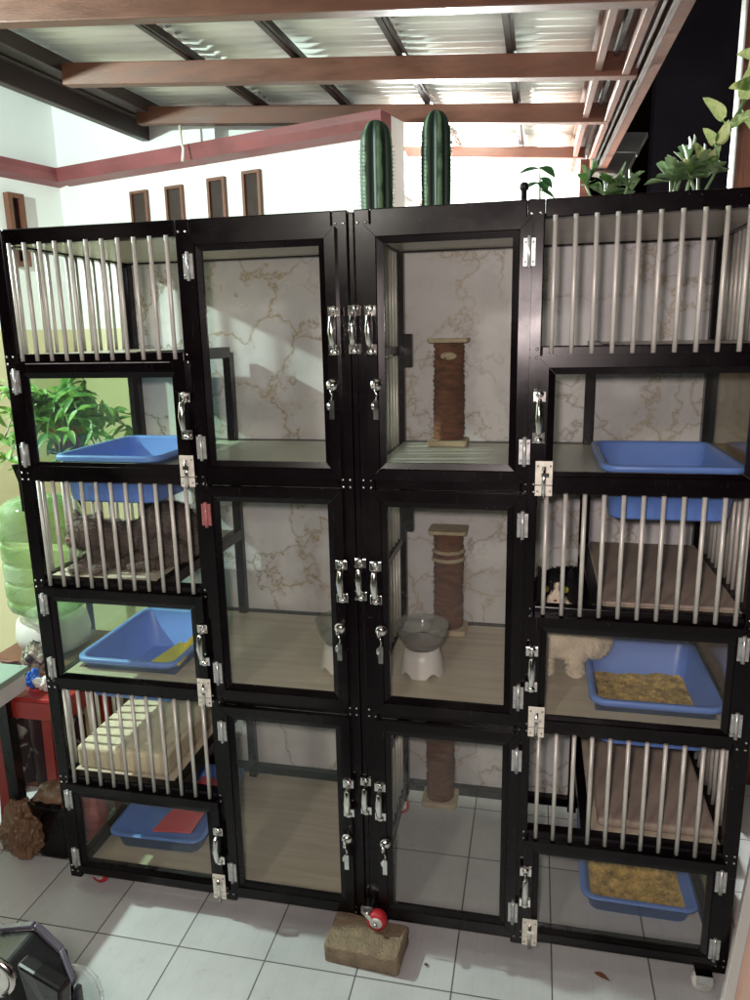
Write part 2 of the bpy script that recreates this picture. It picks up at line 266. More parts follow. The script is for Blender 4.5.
# ---------------------------------------------------------------- mesh helpers (plan units in, metres out)
class MB:
    def __init__(s): s.bm = bmesh.new(); s.smooth = False
    def box(s, x0, x1, y0, y1, z0, z1):
        v = [s.bm.verts.new((x, y, z)) for x in (x0, x1) for y in (y0, y1) for z in (z0, z1)]
        for f in ((0, 1, 3, 2), (4, 6, 7, 5), (0, 4, 5, 1), (2, 3, 7, 6), (0, 2, 6, 4), (1, 5, 7, 3)): s.bm.faces.new([v[i] for i in f])
        return v
    def beam(s, a, b, w, h, up=(0, 0, 1)):
        a = Vector(a); b = Vector(b); d = (b - a).normalized(); sd = d.cross(Vector(up)).normalized(); u = sd.cross(d)
        v = [s.bm.verts.new(p + sd * (i * w / 2) + u * (j * h / 2)) for p in (a, b) for i in (-1, 1) for j in (-1, 1)]
        for f in ((0, 1, 3, 2), (4, 6, 7, 5), (0, 4, 5, 1), (2, 3, 7, 6), (0, 2, 6, 4), (1, 5, 7, 3)): s.bm.faces.new([v[i] for i in f])
    def prism(s, pts, d):       # pts: list of 3D points (planar), extruded by vector d
        d = Vector(d); a = [s.bm.verts.new(p) for p in pts]; b = [s.bm.verts.new(Vector(p) + d) for p in pts]
        n = len(pts); s.bm.faces.new(a); s.bm.faces.new(b[::-1])
        for i in range(n): s.bm.faces.new((a[i], b[i], b[(i + 1) % n], a[(i + 1) % n]))
    def tube(s, pts, r, n=8, cap=True):
        pts = [Vector(p) for p in pts]; rr = r if isinstance(r, (list, tuple)) else [r] * len(pts); rings = []
        ref = Vector((0, 0, 1)) if abs((pts[-1] - pts[0]).normalized().z) < .9 else Vector((1, 0, 0))
        for i, p in enumerate(pts):
            d = (pts[min(i + 1, len(pts) - 1)] - pts[max(i - 1, 0)]).normalized(); u = d.cross(ref)
            u = u.normalized() if u.length > 1e-4 else Vector((0, 1, 0)); v = d.cross(u)
            rings.append([s.bm.verts.new(p + (u * math.cos(2 * math.pi * k / n) + v * math.sin(2 * math.pi * k / n)) * rr[i]) for k in range(n)])
        for a, b in zip(rings, rings[1:]):
            for k in range(n): f = s.bm.faces.new((a[k], a[(k + 1) % n], b[(k + 1) % n], b[k])); f.smooth = True
        if cap: s.bm.faces.new(rings[0][::-1]); s.bm.faces.new(rings[-1])
        return rings
    def lathe(s, prof, c, n=28, axis='z', wob=0):
        c = Vector(c); rings = []
        for r, h in prof:
            ring = []
            for k in range(n):
                a = 2 * math.pi * k / n; q = r * (1 + wob * math.sin(a * 5))
                ring.append(s.bm.verts.new(c + (Vector((math.cos(a) * q, math.sin(a) * q, h)) if axis == 'z' else Vector((math.cos(a) * q, h, math.sin(a) * q)) if axis == 'y' else Vector((h, math.cos(a) * q, math.sin(a) * q)))))
            rings.append(ring)
        for a, b in zip(rings, rings[1:]):
            for k in range(n): f = s.bm.faces.new((a[k], a[(k + 1) % n], b[(k + 1) % n], b[k])); f.smooth = True
        if prof[0][0] > 1e-5: s.bm.faces.new(rings[0][::-1])
        if prof[-1][0] > 1e-5: s.bm.faces.new(rings[-1])
    def ball(s, c, r, sub=2, scale=(1, 1, 1), rot=None):
        mt = Matrix.Translation(Vector(c)) @ (rot.to_4x4() if rot else Matrix()) @ Matrix.Diagonal((r * scale[0], r * scale[1], r * scale[2], 1))
        g = bmesh.ops.create_icosphere(s.bm, subdivisions=sub, radius=1, matrix=mt)
        for v in g['verts']:
            for f in v.link_faces: f.smooth = True
    def loft(s, rings, closed=False, cap0=True, cap1=True, smooth=True):
        R = [[s.bm.verts.new(p) for p in r] for r in rings]; n = len(R[0])
        for a, b in zip(R, R[1:]):
            for k in range(n): f = s.bm.faces.new((a[k], a[(k + 1) % n], b[(k + 1) % n], b[k])); f.smooth = smooth
        if cap0: s.bm.faces.new(R[0][::-1])
        if cap1: s.bm.faces.new(R[-1])
    def leaf(s, p, d, up, ln, wd, curl=0.25, n=4, heart=False, paddle=False):
        p = Vector(p); d = Vector(d).normalized(); up = Vector(up); sd = d.cross(up)
        sd = sd.normalized() if sd.length > 1e-3 else Vector((1, 0, 0)); nn = sd.cross(d)
        prev = None
        for i in range(n + 1):
            q = i / n
            if heart: wv = wd * (math.sin(min(1, q * 1.9 + .25) * math.pi / 2) * (1 - q) ** 0.55)
            elif paddle: wv = wd * (.16 + .84 * math.sin(math.pi * min(1, q * .93 + .04) ** 1.9)) * (1 if q < .9 else (1 - (q - .9) / .1 * .65))
            else: wv = wd * math.sin(math.pi * (0.06 + 0.94 * q) ** 0.85)
            c = p + d * (ln * q) - nn * (curl * ln * q * q); k = nn * (wv * 0.22)
            cur = [s.bm.verts.new(c - sd * (wv / 2) + k), s.bm.verts.new(c), s.bm.verts.new(c + sd * (wv / 2) + k)]
            if prev:
                for j in (0, 1):
                    f = s.bm.faces.new((prev[j], prev[j + 1], cur[j + 1], cur[j])); f.smooth = True
            prev = cur
    def build(s, name, mat, parent=None, org=None, bevel=0, weld=False, seg=2):
        me = bpy.data.meshes.new(name)
        if weld: bmesh.ops.remove_doubles(s.bm, verts=s.bm.verts, dist=1e-5)
        bmesh.ops.recalc_face_normals(s.bm, faces=s.bm.faces)
        if parent is not None: o0 = Vector(parent.get('_org', (0, 0, 0)))
        elif org is not None: o0 = Vector(org)
        else:
            xs = [v.co for v in s.bm.verts]; o0 = Vector(((min(v.x for v in xs) + max(v.x for v in xs)) / 2, (min(v.y for v in xs) + max(v.y for v in xs)) / 2, min(v.z for v in xs)))
        for v in s.bm.verts: v.co = (v.co - o0) * S
        s.bm.to_mesh(me); s.bm.free(); me.materials.append(M[mat] if isinstance(mat, str) else mat)
        o = bpy.data.objects.new(name, me); SC.collection.objects.link(o); o['_org'] = tuple(o0)
        if parent is None: o.location = o0 * S
        else: o.parent = parent
        if bevel:
            b = o.modifiers.new('bevel', 'BEVEL'); b.width = bevel * S; b.segments = seg; b.limit_method = 'ANGLE'
        return o
def tag(o, label=None, cat=None, group=None, kind=None):
    if label: o['label'] = label
    if cat: o['category'] = cat
    if group: o['group'] = group
    if kind: o['kind'] = kind
    return o
def empty(name, org, label, cat, group=None):
    o = bpy.data.objects.new(name, None); SC.collection.objects.link(o); o.empty_display_size = 0.05
    o['_org'] = tuple(org); o.location = Vector(org) * S; return tag(o, label, cat, group)
def copy_tree(o, parent=None):
    c = o.copy(); SC.collection.objects.link(c)
    if parent is not None: c.parent = parent
    for ch in [k for k in SC.objects if k.parent == o]: copy_tree(ch, c)
    return c
def rrect(cx, cy, w, d, r, z, n=5):
    out = []
    for sx, sy, a0 in ((1, 1, 0), (-1, 1, 90), (-1, -1, 180), (1, -1, 270)):
        for k in range(n + 1):
            a = math.radians(a0 + 90 * k / n); out.append((cx + sx * (w / 2 - r) + r * math.cos(a), cy + sy * (d / 2 - r) + r * math.sin(a), z))
    return out

# ================================================================ SETTING
b = MB(); b.bm.faces.new([b.bm.verts.new(p) for p in ((-30, -30, 0), (30, -30, 0), (30, 30, 0), (-30, 30, 0))])
tag(b.build('floor', 'tiles', org=(0, 0, 0)), kind='structure')
b = MB(); b.box(-.25, 2.04, .80, .95, .001, .28); tag(b.build('light_block', 'tiles'), kind='structure')  # unseen box added to block the lamp glow on the floor behind

# ---- house behind, on the left
E0 = at(48, 186, 2, 2.84); E1 = at(386, 130, 2, 2.84); wd = (E1 - E0); wd.z = 0; wl = wd.length; wd.normalize(); wn = Vector((wd.y, -wd.x, 0))  # wn points to the viewer
W0 = Vector((E0.x, E0.y, 0)) - wn * 0.10
house = empty('house', (W0.x, W0.y, 0), 'white house with cream lower walls and maroon cornice behind the cage', 'house')
def slab(p, q, t, z0, z1, n):    # wall slab from p to q, face at p-q, thickness away from n
    mb = MB(); p = Vector((p.x, p.y, 0)); q = Vector((q.x, q.y, 0)); n = Vector(n)
    mb.prism([(p.x, p.y, z0), (q.x, q.y, z0), (q.x - n.x * t, q.y - n.y * t, z0), (p.x - n.x * t, p.y - n.y * t, z0)], (0, 0, z1 - z0)); return mb
We = W0 + wd * (wl - .02)
Wm = W0 + wd * ((-.50 - W0.x) / wd.x)
slab(W0 - wd * .16, Wm, .16, 0, 3.4, wn).build('wall', 'wall', house)
slab(Wm, We, .16, 0, 2.935, wn).build('wall', 'wall', house)
mb = MB(); mb.box(-.44, .60, 2.76, 2.86, 2.5, 3.20); mb.build('wall', 'wall', house)
ln_ = wd.copy()                                   # left wall faces +wd
slab(W0, W0 + wn * 4.6, .16, 0, 4.3, wd).build('wall', 'wall', house)
# cornice
mb = MB(); cz = 2.84
def cpt(u, v, z): q = W0 + wd * u + wn * v; return (q.x, q.y, z)
mb.prism([cpt(0.10, 0.0, cz), cpt(0.10, 0.10, cz + .015), cpt(0.10, 0.12, cz + .06), cpt(0.10, 0.12, cz + .10), cpt(0.10, 0, cz + .10)], wd * (wl - .12))
mb.prism([cpt(0.0, 0.0, cz), cpt(0.10, 0.0, cz + .015), cpt(0.12, 0.0, cz + .06), cpt(0.12, 0.0, cz + .10), cpt(0, 0, cz + .10)], wn * 4.6)
mb.build('cornice', 'cornice', house)
# rear white eave board running back from the end of the wall
P = Vector((We.x, We.y, 0))
mb = MB(); mb.prism([at(388, 119, 1, 2.42), at(428, 197, 1, 5.0), at(427, 204, 1, 5.0), at(391, 174, 1, 2.42)], (-.04, 0, 0)); mb.build('eave_board', 'soffit', house)
mb = MB(); mb.prism([at(391, 175, 1, 2.42), at(427, 204.5, 1, 5.0), at(427, 206, 1, 5.0), at(391, 178, 1, 2.42)], (-.05, 0, 0)); mb.build('eave_trim', 'wood_brown', house)
mb = MB(); mb.box(P.x - .16, P.x - .05, P.y + .17, P.y + 3.0, 0, 2.44); mb.build('wall', 'wall', house)
def on_wall(px, py, p0, n, off=0):
    d = ray(px, py); k = ((p0 + n * off - CC).dot(n)) / d.dot(n); return CC + d * k
for cx in (142, 177, 219, 254):
    a = on_wall(cx - 8, {142: 195, 177: 190, 219: 182, 254: 175}[cx], W0, wn); c = on_wall(cx + 8, 232, W0, wn)
    u0 = (a - W0).dot(wd); u1 = (c - W0).dot(wd); z1 = a.z; z0 = z1 - .34; f = .018
    mb = MB()
    for (ua, ub, za, zb) in ((u0 - f, u0, z0 - f, z1 + f), (u1, u1 + f, z0 - f, z1 + f), (u0, u1, z1, z1 + f), (u0, u1, z0 - f, z0)):
        mb.prism([cpt(ua, 0.003, za), cpt(ub, 0.003, za), cpt(ub, 0.003, zb), cpt(ua, 0.003, zb)], wn * 0.022)
    wf = mb.build('vent_window', 'wood', house)
    mb = MB(); mb.prism([cpt(u0, 0.004, z0), cpt(u1, 0.004, z0), cpt(u1, 0.004, z1), cpt(u0, 0.004, z1)], wn * 0.004); mb.build('opening', 'dark_open', wf)
a = on_wall(7, 198, W0, wd); c = on_wall(20, 240, W0, wd); v0 = (a - W0).dot(wn); v1 = (c - W0).dot(wn)
if v0 < v1: v0, v1 = v1, v0
mb = MB(); f = .03; z1 = a.z; z0 = z1 - .4
for (ua, ub, za, zb) in ((v0, v0 + f, z0 - f, z1 + f), (v1 - f, v1, z0 - f, z1 + f), (v1, v0, z1, z1 + f), (v1, v0, z0 - f, z0)):
    mb.prism([cpt(0.003, ua, za), cpt(0.003, ub, za), cpt(0.003, ub, zb), cpt(0.003, ua, zb)], wd * 0.05)
wf = mb.build('vent_window', 'wood', house)
mb = MB(); mb.prism([cpt(0.004, v1, z0), cpt(0.004, v0, z0), cpt(0.004, v0, z1), cpt(0.004, v1, z1)], wd * 0.004); mb.build('opening', 'dark_open', wf)

# far pale shutter wall, right of the house
mb = MB(); fx = at(586, 180, 1, 6.2).x; mb.box(P.x - 1.8, fx, 6.2, 6.3, 0, 4.6)
for k in range(30): mb.box(P.x + .02, fx - .02, 6.18, 6.199, 1.2 + k * .11, 1.2 + k * .11 + .085)
tag(mb.build('far_wall', 'soffit'), 'bright white boarded wall far behind under the lamp', 'wall')
# added black backdrop for the night sky, behind right
mb = MB(); mb.box(2.6, 9, 7.0, 7.3, 0, 7.0); tag(mb.build('night_backdrop', 'night'), 'black backdrop standing in for the night sky right of the carport', 'wall')
# neighbour's white eave panels
q = [at(x, y, 1, 4.6) for x, y in ((600, 142), (647, 137), (630, 156), (601, 158))]; r_ = [at(x, y, 1, 4.3) for x, y in ((590, 158), (632, 158), (612, 182), (575, 180))]
mb = MB(); mb.prism([at(604, 137, 1, 4.9), at(648, 137, 1, 4.9), at(637, 157, 1, 4.5), at(594, 156, 1, 4.5)], (0, 0.02, .04))
mb.prism([at(593, 158, 1, 4.48), at(636, 158, 1, 4.48), at(625, 180, 1, 4.1), at(583, 176, 1, 4.1)], (0, 0.02, .04))
tag(mb.build('eave_panel', 'soffit'), 'two pale ceiling boards of the neighbouring eave right of the carport roof', 'ceiling board')

# ---- carport roof
n_r = ray(522, 296).cross(ray(-3110, 146)).normalized()
if n_r.z < 0: n_r = -n_r
QR = at(375, 116, 2, 3.0)
def rz(x, y, off=0): return QR.z + off - (n_r.x * (x - QR.x) + n_r.y * (y - QR.y)) / n_r.z
def rp(x, y, off=0): return Vector((x, y, rz(x, y, off)))
roof = empty('carport_roof', (0.5, 2, rz(.5, 2)), 'corrugated carport roof on brown steel beams above the cage', 'carport roof')
XL, XR = -1.02, 1.70
for (y, xa, xb, ww, hh) in ((.86, -2.2, 1.80, .07, .095), (1.69, -.83, 1.84, .07, .095), (2.55, -.92, 1.80, .07, .095), (3.68, .30, 1.74, .06, .07), (.18, -2.2, 1.9, .07, .095), (-.6, -2.2, 1.9, .07, .095)):
    mb = MB(); mb.beam(rp(xa, y), rp(xb, y), ww, hh, up=n_r); mb.build('cross_beam', 'wood_brown', roof, bevel=.004)
for x in (-.17, .345, .83, 1.31):
    mb = MB(); mb.beam(rp(x, -1.0, .075), rp(x, 4.3, .075), .026, .045, up=n_r); mb.beam(rp(x + .020, -1.0, .060), rp(x + .020, 4.3, .060), .014, .006, up=n_r); mb.build('purlin', 'roof_dark', roof)
mb = MB()
mb.beam(rp(XL - .02, .3, -.02), rp(XL - .02, 2.85, -.02), .06, .13, up=n_r); mb.build('edge_beam', 'roof_dark', roof, bevel=.004)
mb = MB(); mb.beam(rp(XL + .13, .3, .05), rp(XL + .13, 2.85, .05), .10, .07, up=n_r); mb.beam(rp(XL + .04, .3, .03), rp(XL + .04, 2.85, .03), .05, .05, up=n_r); mb.build('edge_beam', 'roof_dark', roof, bevel=.004)
# right edge: stacked fascia boards and a bright gutter
for dx, dz, ww, hh, mt in ((-.02, .02, .03, .10, 'wood_brown'), (.05, .05, .02, .05, 'roof_dark'), (.09, -.01, .03, .07, 'wood_brown'), (.135, .03, .012, .10, 'silver'), (.165, -.02, .022, .012, 'silver'), (.20, .02, .05, .09, 'wood_brown')):
    mb = MB(); mb.beam(rp(XR + dx, -1.0, dz), rp(XR + dx, 4.3, dz), ww, hh, up=n_r); mb.build('gutter' if mt == 'silver' else 'fascia_board', mt, roof, bevel=.002)
mb = MB(); mb.beam(rp(XR + .085, -1.0, .095), rp(XR + .085, 4.3, .095), .26, .014, up=n_r); mb.build('fascia_board', 'wood_brown', roof)
# corrugated sheets (ridges run across)
def rm_mat():
    m, t, b_ = nt('zinc_roof_sheet'); tc = N(t, 'ShaderNodeTexCoord'); mp = N(t, 'ShaderNodeMapping'); mp.inputs['Scale'].default_value = (0.6, 7, 1); L(t, tc.outputs['Object'], mp.inputs[0])
    n = N(t, 'ShaderNodeTexNoise', Scale=1.3, Detail=8.0, Roughness=0.65); L(t, mp.outputs[0], n.inputs['Vector'])
    L(t, ramp(t, n.outputs['Fac'], [(0.3, (0.70, 0.68, 0.63)), (0.5, (0.80, 0.79, 0.75)), (0.7, (0.84, 0.83, 0.80))]), b_.inputs['Base Color']); b_.inputs['Roughness'].default_value = 0.8; b_.inputs['Specular IOR Level'].default_value = 0.15
    return m
M['sheet'] = rm_mat()
for i, (xa, xb) in enumerate(((-1.0, -.17), (-.17, .345), (.345, .83), (.83, 1.31), (1.31, 1.73))):
    mb = MB(); prev = None; k = 0; y = -1.0; lift = .118 + .006 * (i % 2)
    while y <= 4.35:
        ph = 2 * math.pi * y / .085 + i; z = lift + .008 * math.sin(ph)
        cur = [mb.bm.verts.new(rp(xa - .02, y, z)), mb.bm.verts.new(rp(xb + .02, y, z))]
        if prev: f = mb.bm.faces.new((prev[0], prev[1], cur[1], cur[0])); f.smooth = True
        prev = cur; y += .0106; k += 1
    o = mb.build('roof_sheet', 'sheet', roof); sd = o.modifiers.new('thick', 'SOLIDIFY'); sd.thickness = .0012
# posts of the carport
mb = MB(); mb.beam((1.74, 3.66, 0), (1.74, 3.66, rz(1.74, 3.66, -.05)), .06, .06, up=(0, 1, 0)); mb.build('post', 'wood_brown', roof)
mb = MB(); mb.beam((XL, 2.72, 0), (XL, 2.72, rz(XL, 2.72, -.09)), .06, .06, up=(0, 1, 0)) 
# rod hook hanging from roof
mb.bm.free()
mb = MB(); h = rp(-.66, 2.55, -.05); mb.tube([h, h + Vector((0, 0, -.09)), h + Vector((.012, 0, -.13)), h + Vector((0, 0, -.20))], .009, 8); mb.build('hook', 'zinc', roof)
# bulb under roof
bo = at(441, 172, 1, 3.95)
lampo = empty('ceiling_lamp', bo, 'glaring white bulb hanging under the carport roof behind the right cactus', 'lamp')
mb = MB(); mb.tube([bo + Vector((0, 0, .06)), (bo.x, bo.y, rz(bo.x, bo.y, .1))], .012, 8); mb.build('stem', 'white_pl', lampo)
mb = MB(); mb.lathe([(.022, .06), (.024, .03), (.03, .02)], bo, 16); mb.build('socket', 'white_pl', lampo)
mb = MB(); mb.ball(bo, .07, 3); mb.build('bulb', 'bulb', lampo)

# ---- brown door / wooden panel on the right
dr = empty('wooden_door', (2.06, 1.0, 0), 'brown wooden door with a white strip for gap light along its edge right of the cage', 'door')
xw = at(738, 100, 1, 1.0).x
mb = MB(); mb.box(xw + .009, xw + .95, 1.0, 1.05, 0, 3.3); mb.build('door_panel', 'wood', dr, bevel=.004)
mb = MB(); mb.box(xw, xw + .008, .996, 1.06, 0, 3.3); mb.build('gap_light', 'white_pl', dr, bevel=.003)  # thin white strip stands for light showing through the gap

# ================================================================ CAGE
X = [0, .5533, .9737, 1.0304, 1.4492, 2.0]; Z = [2.0745, 1.7434, 1.4110, 1.0781, .7468, .4115, .08]
D = .64; PW = .040; Fy = -.018; By = .018
cage = empty('cat_cage', (1.0, .32, 0), 'large black aluminium cat cage with glass doors and steel bars', 'cat cage')
# frame: posts, rails
mb = MB()
def post(x, y, w=PW, d=.036): mb.box(x - w / 2, x + w / 2, y - d / 2, y + d / 2, .045, 2.095)
for x in X: post(x, 0)
mb.build('front_posts', 'alu', cage, bevel=.003).name = 'front_frame'
mb = MB()
def rail(x0, x1, z, h, yy=0, d=.034): mb.box(x0 + PW / 2 + .0005, x1 - PW / 2 - .0005, yy - d / 2, yy + d / 2, z - h / 2, z + h / 2)
for (a, c) in ((0, 1), (4, 5)):
    for z in Z: rail(X[a], X[c], z if z != Z[0] and z != Z[-1] else z, .034 if z not in (Z[0], Z[-1]) else .042)
for (a, c) in ((1, 2), (3, 4)):
    for z in (Z[0], Z[2], Z[4], Z[6]): rail(X[a], X[c], z, .028 if z not in (Z[0], Z[-1]) else .042)
mb.box(X[2] + PW / 2 + .0005, X[3] - PW / 2 - .0005, -.014, .014, .05, 2.09)
mb.build('front_rails', 'alu', cage, bevel=.003).name = 'front_rail_frame'
mb = MB()
for x in (0, 1.0, 2.0): post(x, D)
for x in (.385, 1.63): mb.box(x - .016, x + .016, D - .035, D - .005, .06, Z[1]) if x == .385 else mb.box(x - .016, x + .016, D - .035, D - .005, .06, Z[1])
for z in (Z[0], Z[2], Z[4], Z[6]): zl = .068 if z == Z[6] else z - .02; mb.box(PW / 2 + .001, .979, D - .017, D + .017, zl, z + .02); mb.box(1.021, 1.979, D - .017, D + .017, zl, z + .02)
mb.build('back_frame', 'alu', cage, bevel=.003)
def side_rail(x, z, hw, hh):
    mb = MB(); mb.box(x - hw, x + hw, .0185, D - .0185, z - hh, z + hh); mb.build('side_rail', 'alu', cage, bevel=.002)
for sx in (0, 2.0):
    for z in Z: side_rail(sx, z, .015, .02 if z == Z[0] else .016)
for k, z in enumerate(Z): side_rail(1.0, z, .012, .011 if k % 2 else .016)
mb = MB(); mb.box(.0165, 1.9835, .0180, D - .018, 2.060, 2.066); mb.build('top_panel', 'ceil', cage)
for (a, c, mt) in ((.001, .999, 'marble'), (1.001, 1.999, 'marble2')):
    for (zt, zb) in ((Z[0] + .02, Z[2]), (Z[2], Z[4]), (Z[4], .07)):
        mb = MB(); mb.box(a, c, D + .019, D + .027, zb + .0005, zt - .0005); mb.build('back_panel', mt, cage)
# shelves (with an opening for the hanging tray on the outer side)
HO = {0: (.035, .375), 1: (1.645, 1.965)}
for z in (Z[2], Z[4]):
    for side, (a, c) in enumerate(((.0175, .984), (1.016, 1.9825))):
        mb = MB(); h0, h1 = HO[side]; zt = z + .018; zb = z + .006
        mt = 'shelf_top' if z == Z[2] else 'shelf'
        y0, y1, ya, yb = .019, D + .016, .075, .50
        if side == 0: mb.box(h1, c, y0, y1, zb, zt); mb.box(a, h0, y0, y1, zb, zt)
        else: mb.box(a, h0, y0, y1, zb, zt); mb.box(h1, c, y0, y1, zb, zt)
        mb.box(h0 + .0003, h1 - .0003, y0, ya, zb, zt); mb.box(h0 + .0003, h1 - .0003, yb, y1, zb, zt)
        mb.build('shelf', mt, cage)
mb = MB(); mb.box(.0175, .984, .019, D + .016, .045, .053); mb.build('shelf', 'shelf', cage)
# raised side platforms with dark edge
for i, z in enumerate((Z[1], Z[3], Z[5])):
    for side in (0, 1):
        xa, xb = (.019, .372) if side == 0 else (1.644, 1.981)
        mb = MB(); mb.box(xa, xb, .020, D - .04, z + .004, z + .016); pl = mb.build('platform', 'shelf' if i or side == 0 else 'ceil', cage)
        mb = MB(); e = .387 if side == 0 else 1.629
        mb.box(e - .014, e + .014, .019, D - .036, z - .018, z + .019); mb.build('platform_edge', 'alu', cage, bevel=.002)
# bars
def hbar(x, y, z0, z1, par, r=.0058):
    mb = MB(); mb.tube([(x, y, z0), (x, y, z1)], r, 10); return mb.build('bar', 'bar', par)
for (a, c) in ((0, 1), (4, 5)):
    for (zt, zb) in ((0, 1), (2, 3), (4, 5)):
        par = bpy.data.objects.new('bar_panel', None); SC.collection.objects.link(par); par.parent = cage; par['_org'] = cage['_org']; par.empty_display_size = .02
        for k in range(11):
            x = X[a] + PW / 2 + (X[c] - X[a] - PW) * (k + .5) / 11
            ztop = Z[zt] - (.021 if zt == 0 else .017)
            hbar(x, -.022, Z[zb] - .002, ztop + .004, par)
def bars_y(x, z0, z1, n=12, yy=(.03, D - .03)):
    mb = MB()
    for k in range(n):
        y = yy[0] + (yy[1] - yy[0]) * (k + .5) / n; mb.tube([(x, y, z0), (x, y, z1)], .0058, 8)
    mb.build('side_bars', 'bar', cage)
for sx in (0, 2.0):
    for (zt, zb) in ((0, 1), (2, 3), (4, 5)): bars_y(sx, Z[zb] + .017, Z[zt] - .018)
    for (zt, zb) in ((1, 2), (3, 4), (5, 6)):
        mb = MB(); mb.box(sx - .002, sx + .002, .02, D - .02, Z[zb] + .017, Z[zt] - .017); mb.build('side_glass', 'side_glass', cage)
for (zt, zb) in ((0, 1), (1, 2), (2, 3), (3, 4), (4, 5), (5, 6)): bars_y(1.0, Z[zb] + .012, Z[zt] - .02)
# hardware
def handle(cx, cz, par, ln=.118, y=-.036):
    mb = MB(); h = ln / 2
    for s in (-1, 1):
        mb.box(cx - .016, cx + .016, y - .005, y, cz + s * (h - .012) - .013, cz + s * (h - .012) + .013)
        mb.ball((cx, y - .006, cz + s * (h - .006)), .009, 2, (1.2, .8, 1)); 
    mb.tube([(cx, y - .004, cz - h + .02), (cx, y - .022, cz - h * .55), (cx, y - .028, cz), (cx, y - .022, cz + h * .55), (cx, y - .004, cz + h - .02)], [.006, .0085, .0105, .0085, .006], 10)
    o = mb.build('handle', 'chrome', par, bevel=.0015)
def hinge(cx, cz, par, y=-.036, red=False):
    mb = MB(); mb.box(cx - .0135, cx - .003, y - .003, y, cz - .031, cz + .031); mb.box(cx + .003, cx + .0135, y - .003, y, cz - .031, cz + .031)
    mb.tube([(cx, y - .004, cz - .036), (cx, y - .004, cz + .036)], .005, 8)
    for s in (-1, 1):
        for t in (-1, 1): mb.ball((cx + s * .009, y - .0035, cz + t * .022), .0035, 1)
    mb.build('hinge', 'red_hinge' if red else 'hinge', par)
def lock(cx, cz, par, y=-.036):
    mb = MB(); mb.lathe([(.0001, -.016), (.013, -.014), (.017, -.004), (.017, .0)], (cx, y, cz), 18, 'y')
    lk = mb.build('lock', 'chrome', par)
    mb = MB(); mb.box(cx - .0035, cx + .0035, y - .034, y - .014, cz - .006, cz + .008); mb.lathe([(.012, -.002), (.012, .002)], (cx, y - .032, cz + .002), 12, 'x')
    mb.tube([(cx, y - .03, cz - .006), (cx + .006, y - .03, cz - .025), (cx + .002, y - .028, cz - .040)], .0022, 6)
    mb.box(cx - .003, cx + .010, y - .030, y - .028, cz - .085, cz - .036); mb.ball((cx - .004, y - .028, cz - .052), .008, 1, (.8, .4, 1.6)); mb.build('key', 'chrome', lk)
def mitre(mb, x0, x1, z0, z1, w, y0, y1, wb=None, wt=None):
    wb = wb or w; wt = wt or w; g = .0007
    O = [(x0, z0), (x1, z0), (x1, z1), (x0, z1)]; I = [(x0 + w, z0 + wb), (x1 - w, z0 + wb), (x1 - w, z1 - wt), (x0 + w, z1 - wt)]
    for k in range(4):
        j = (k + 1) % 4; pts = [O[k], O[j], I[j], I[k]]
        cx = sum(p[0] for p in pts) / 4; cz_ = sum(p[1] for p in pts) / 4
        def ad(t):   # profile: flat outside, stepped lip inside
            o0, o1, i1, i0 = [Vector((p[0], 0, p[1])) for p in pts]
            tt = (o1 - o0).normalized() * g
            m0 = o0.lerp(i0, t); m1 = o1.lerp(i1, t); return m0 + tt, m1 - tt
        a0, a1 = ad(0); b0, b1 = ad(.62); c0, c1 = ad(.66); d0, d1 = ad(1)
        ring = lambda A, B_, y: (Vector((A.x, y, A.z)), Vector((B_.x, y, B_.z)))
        prof = [(a0, a1, y1), (a0, a1, y0), (b0, b1, y0), (c0, c1, y0 + .005), (d0, d1, y0 + .009), (d0, d1, y1)]
        L0 = [mb.bm.verts.new((p.x, y, p.z)) for p, q, y in prof]; L1 = [mb.bm.verts.new((q.x, y, q.z)) for p, q, y in prof]; n = len(prof)
        mb.bm.faces.new(L0); mb.bm.faces.new(L1[::-1])
        for m in range(n): mb.bm.faces.new((L0[m], L1[m], L1[(m + 1) % n], L0[(m + 1) % n]))
def door(x0, x1, z0, z1, w, wb=None, wt=None, name='glass_door'):
    mb = MB(); mitre(mb, x0, x1, z0, z1, w, -.036, -.0185, wb, wt); d = mb.build(name, 'alu', cage)
    wb = wb or w; wt = wt or w
    mb = MB(); mb.box(x0 + w - .003, x1 - w + .003, -.0245, -.0215, z0 + wb - .003, z1 - wt + .003); mb.build('glass', 'glass', d); return d
big = ((2, 0), (4, 2), (6, 4))
for i, (zb, zt) in enumerate(big):
    z0 = Z[zb] + (.014 if zb != 6 else .006); z1 = Z[zt] - (.014 if zt != 0 else .018)
    cz = (Z[zt] + Z[zb]) / 2 + .064; lz = cz - .135
    d = door(X[1] + .012, X[2] - .009, z0, z1, .043)
    for hz in (z1 - .08, z0 + .08): hinge(X[1] + .021, hz, d, red=(i == 1 and hz > cz))
    handle(.958, cz, d); lock(.949, lz, d)
    handle(1.006, cz + .002, cage, y=-.0185)
    d = door(X[3] + .009, X[4] - .008, z0, z1, .045)
    for hz in (z1 - .08, z0 + .08): hinge(X[4] - .014, hz, d)
    handle(1.052, cz, d); lock(1.064, lz, d)
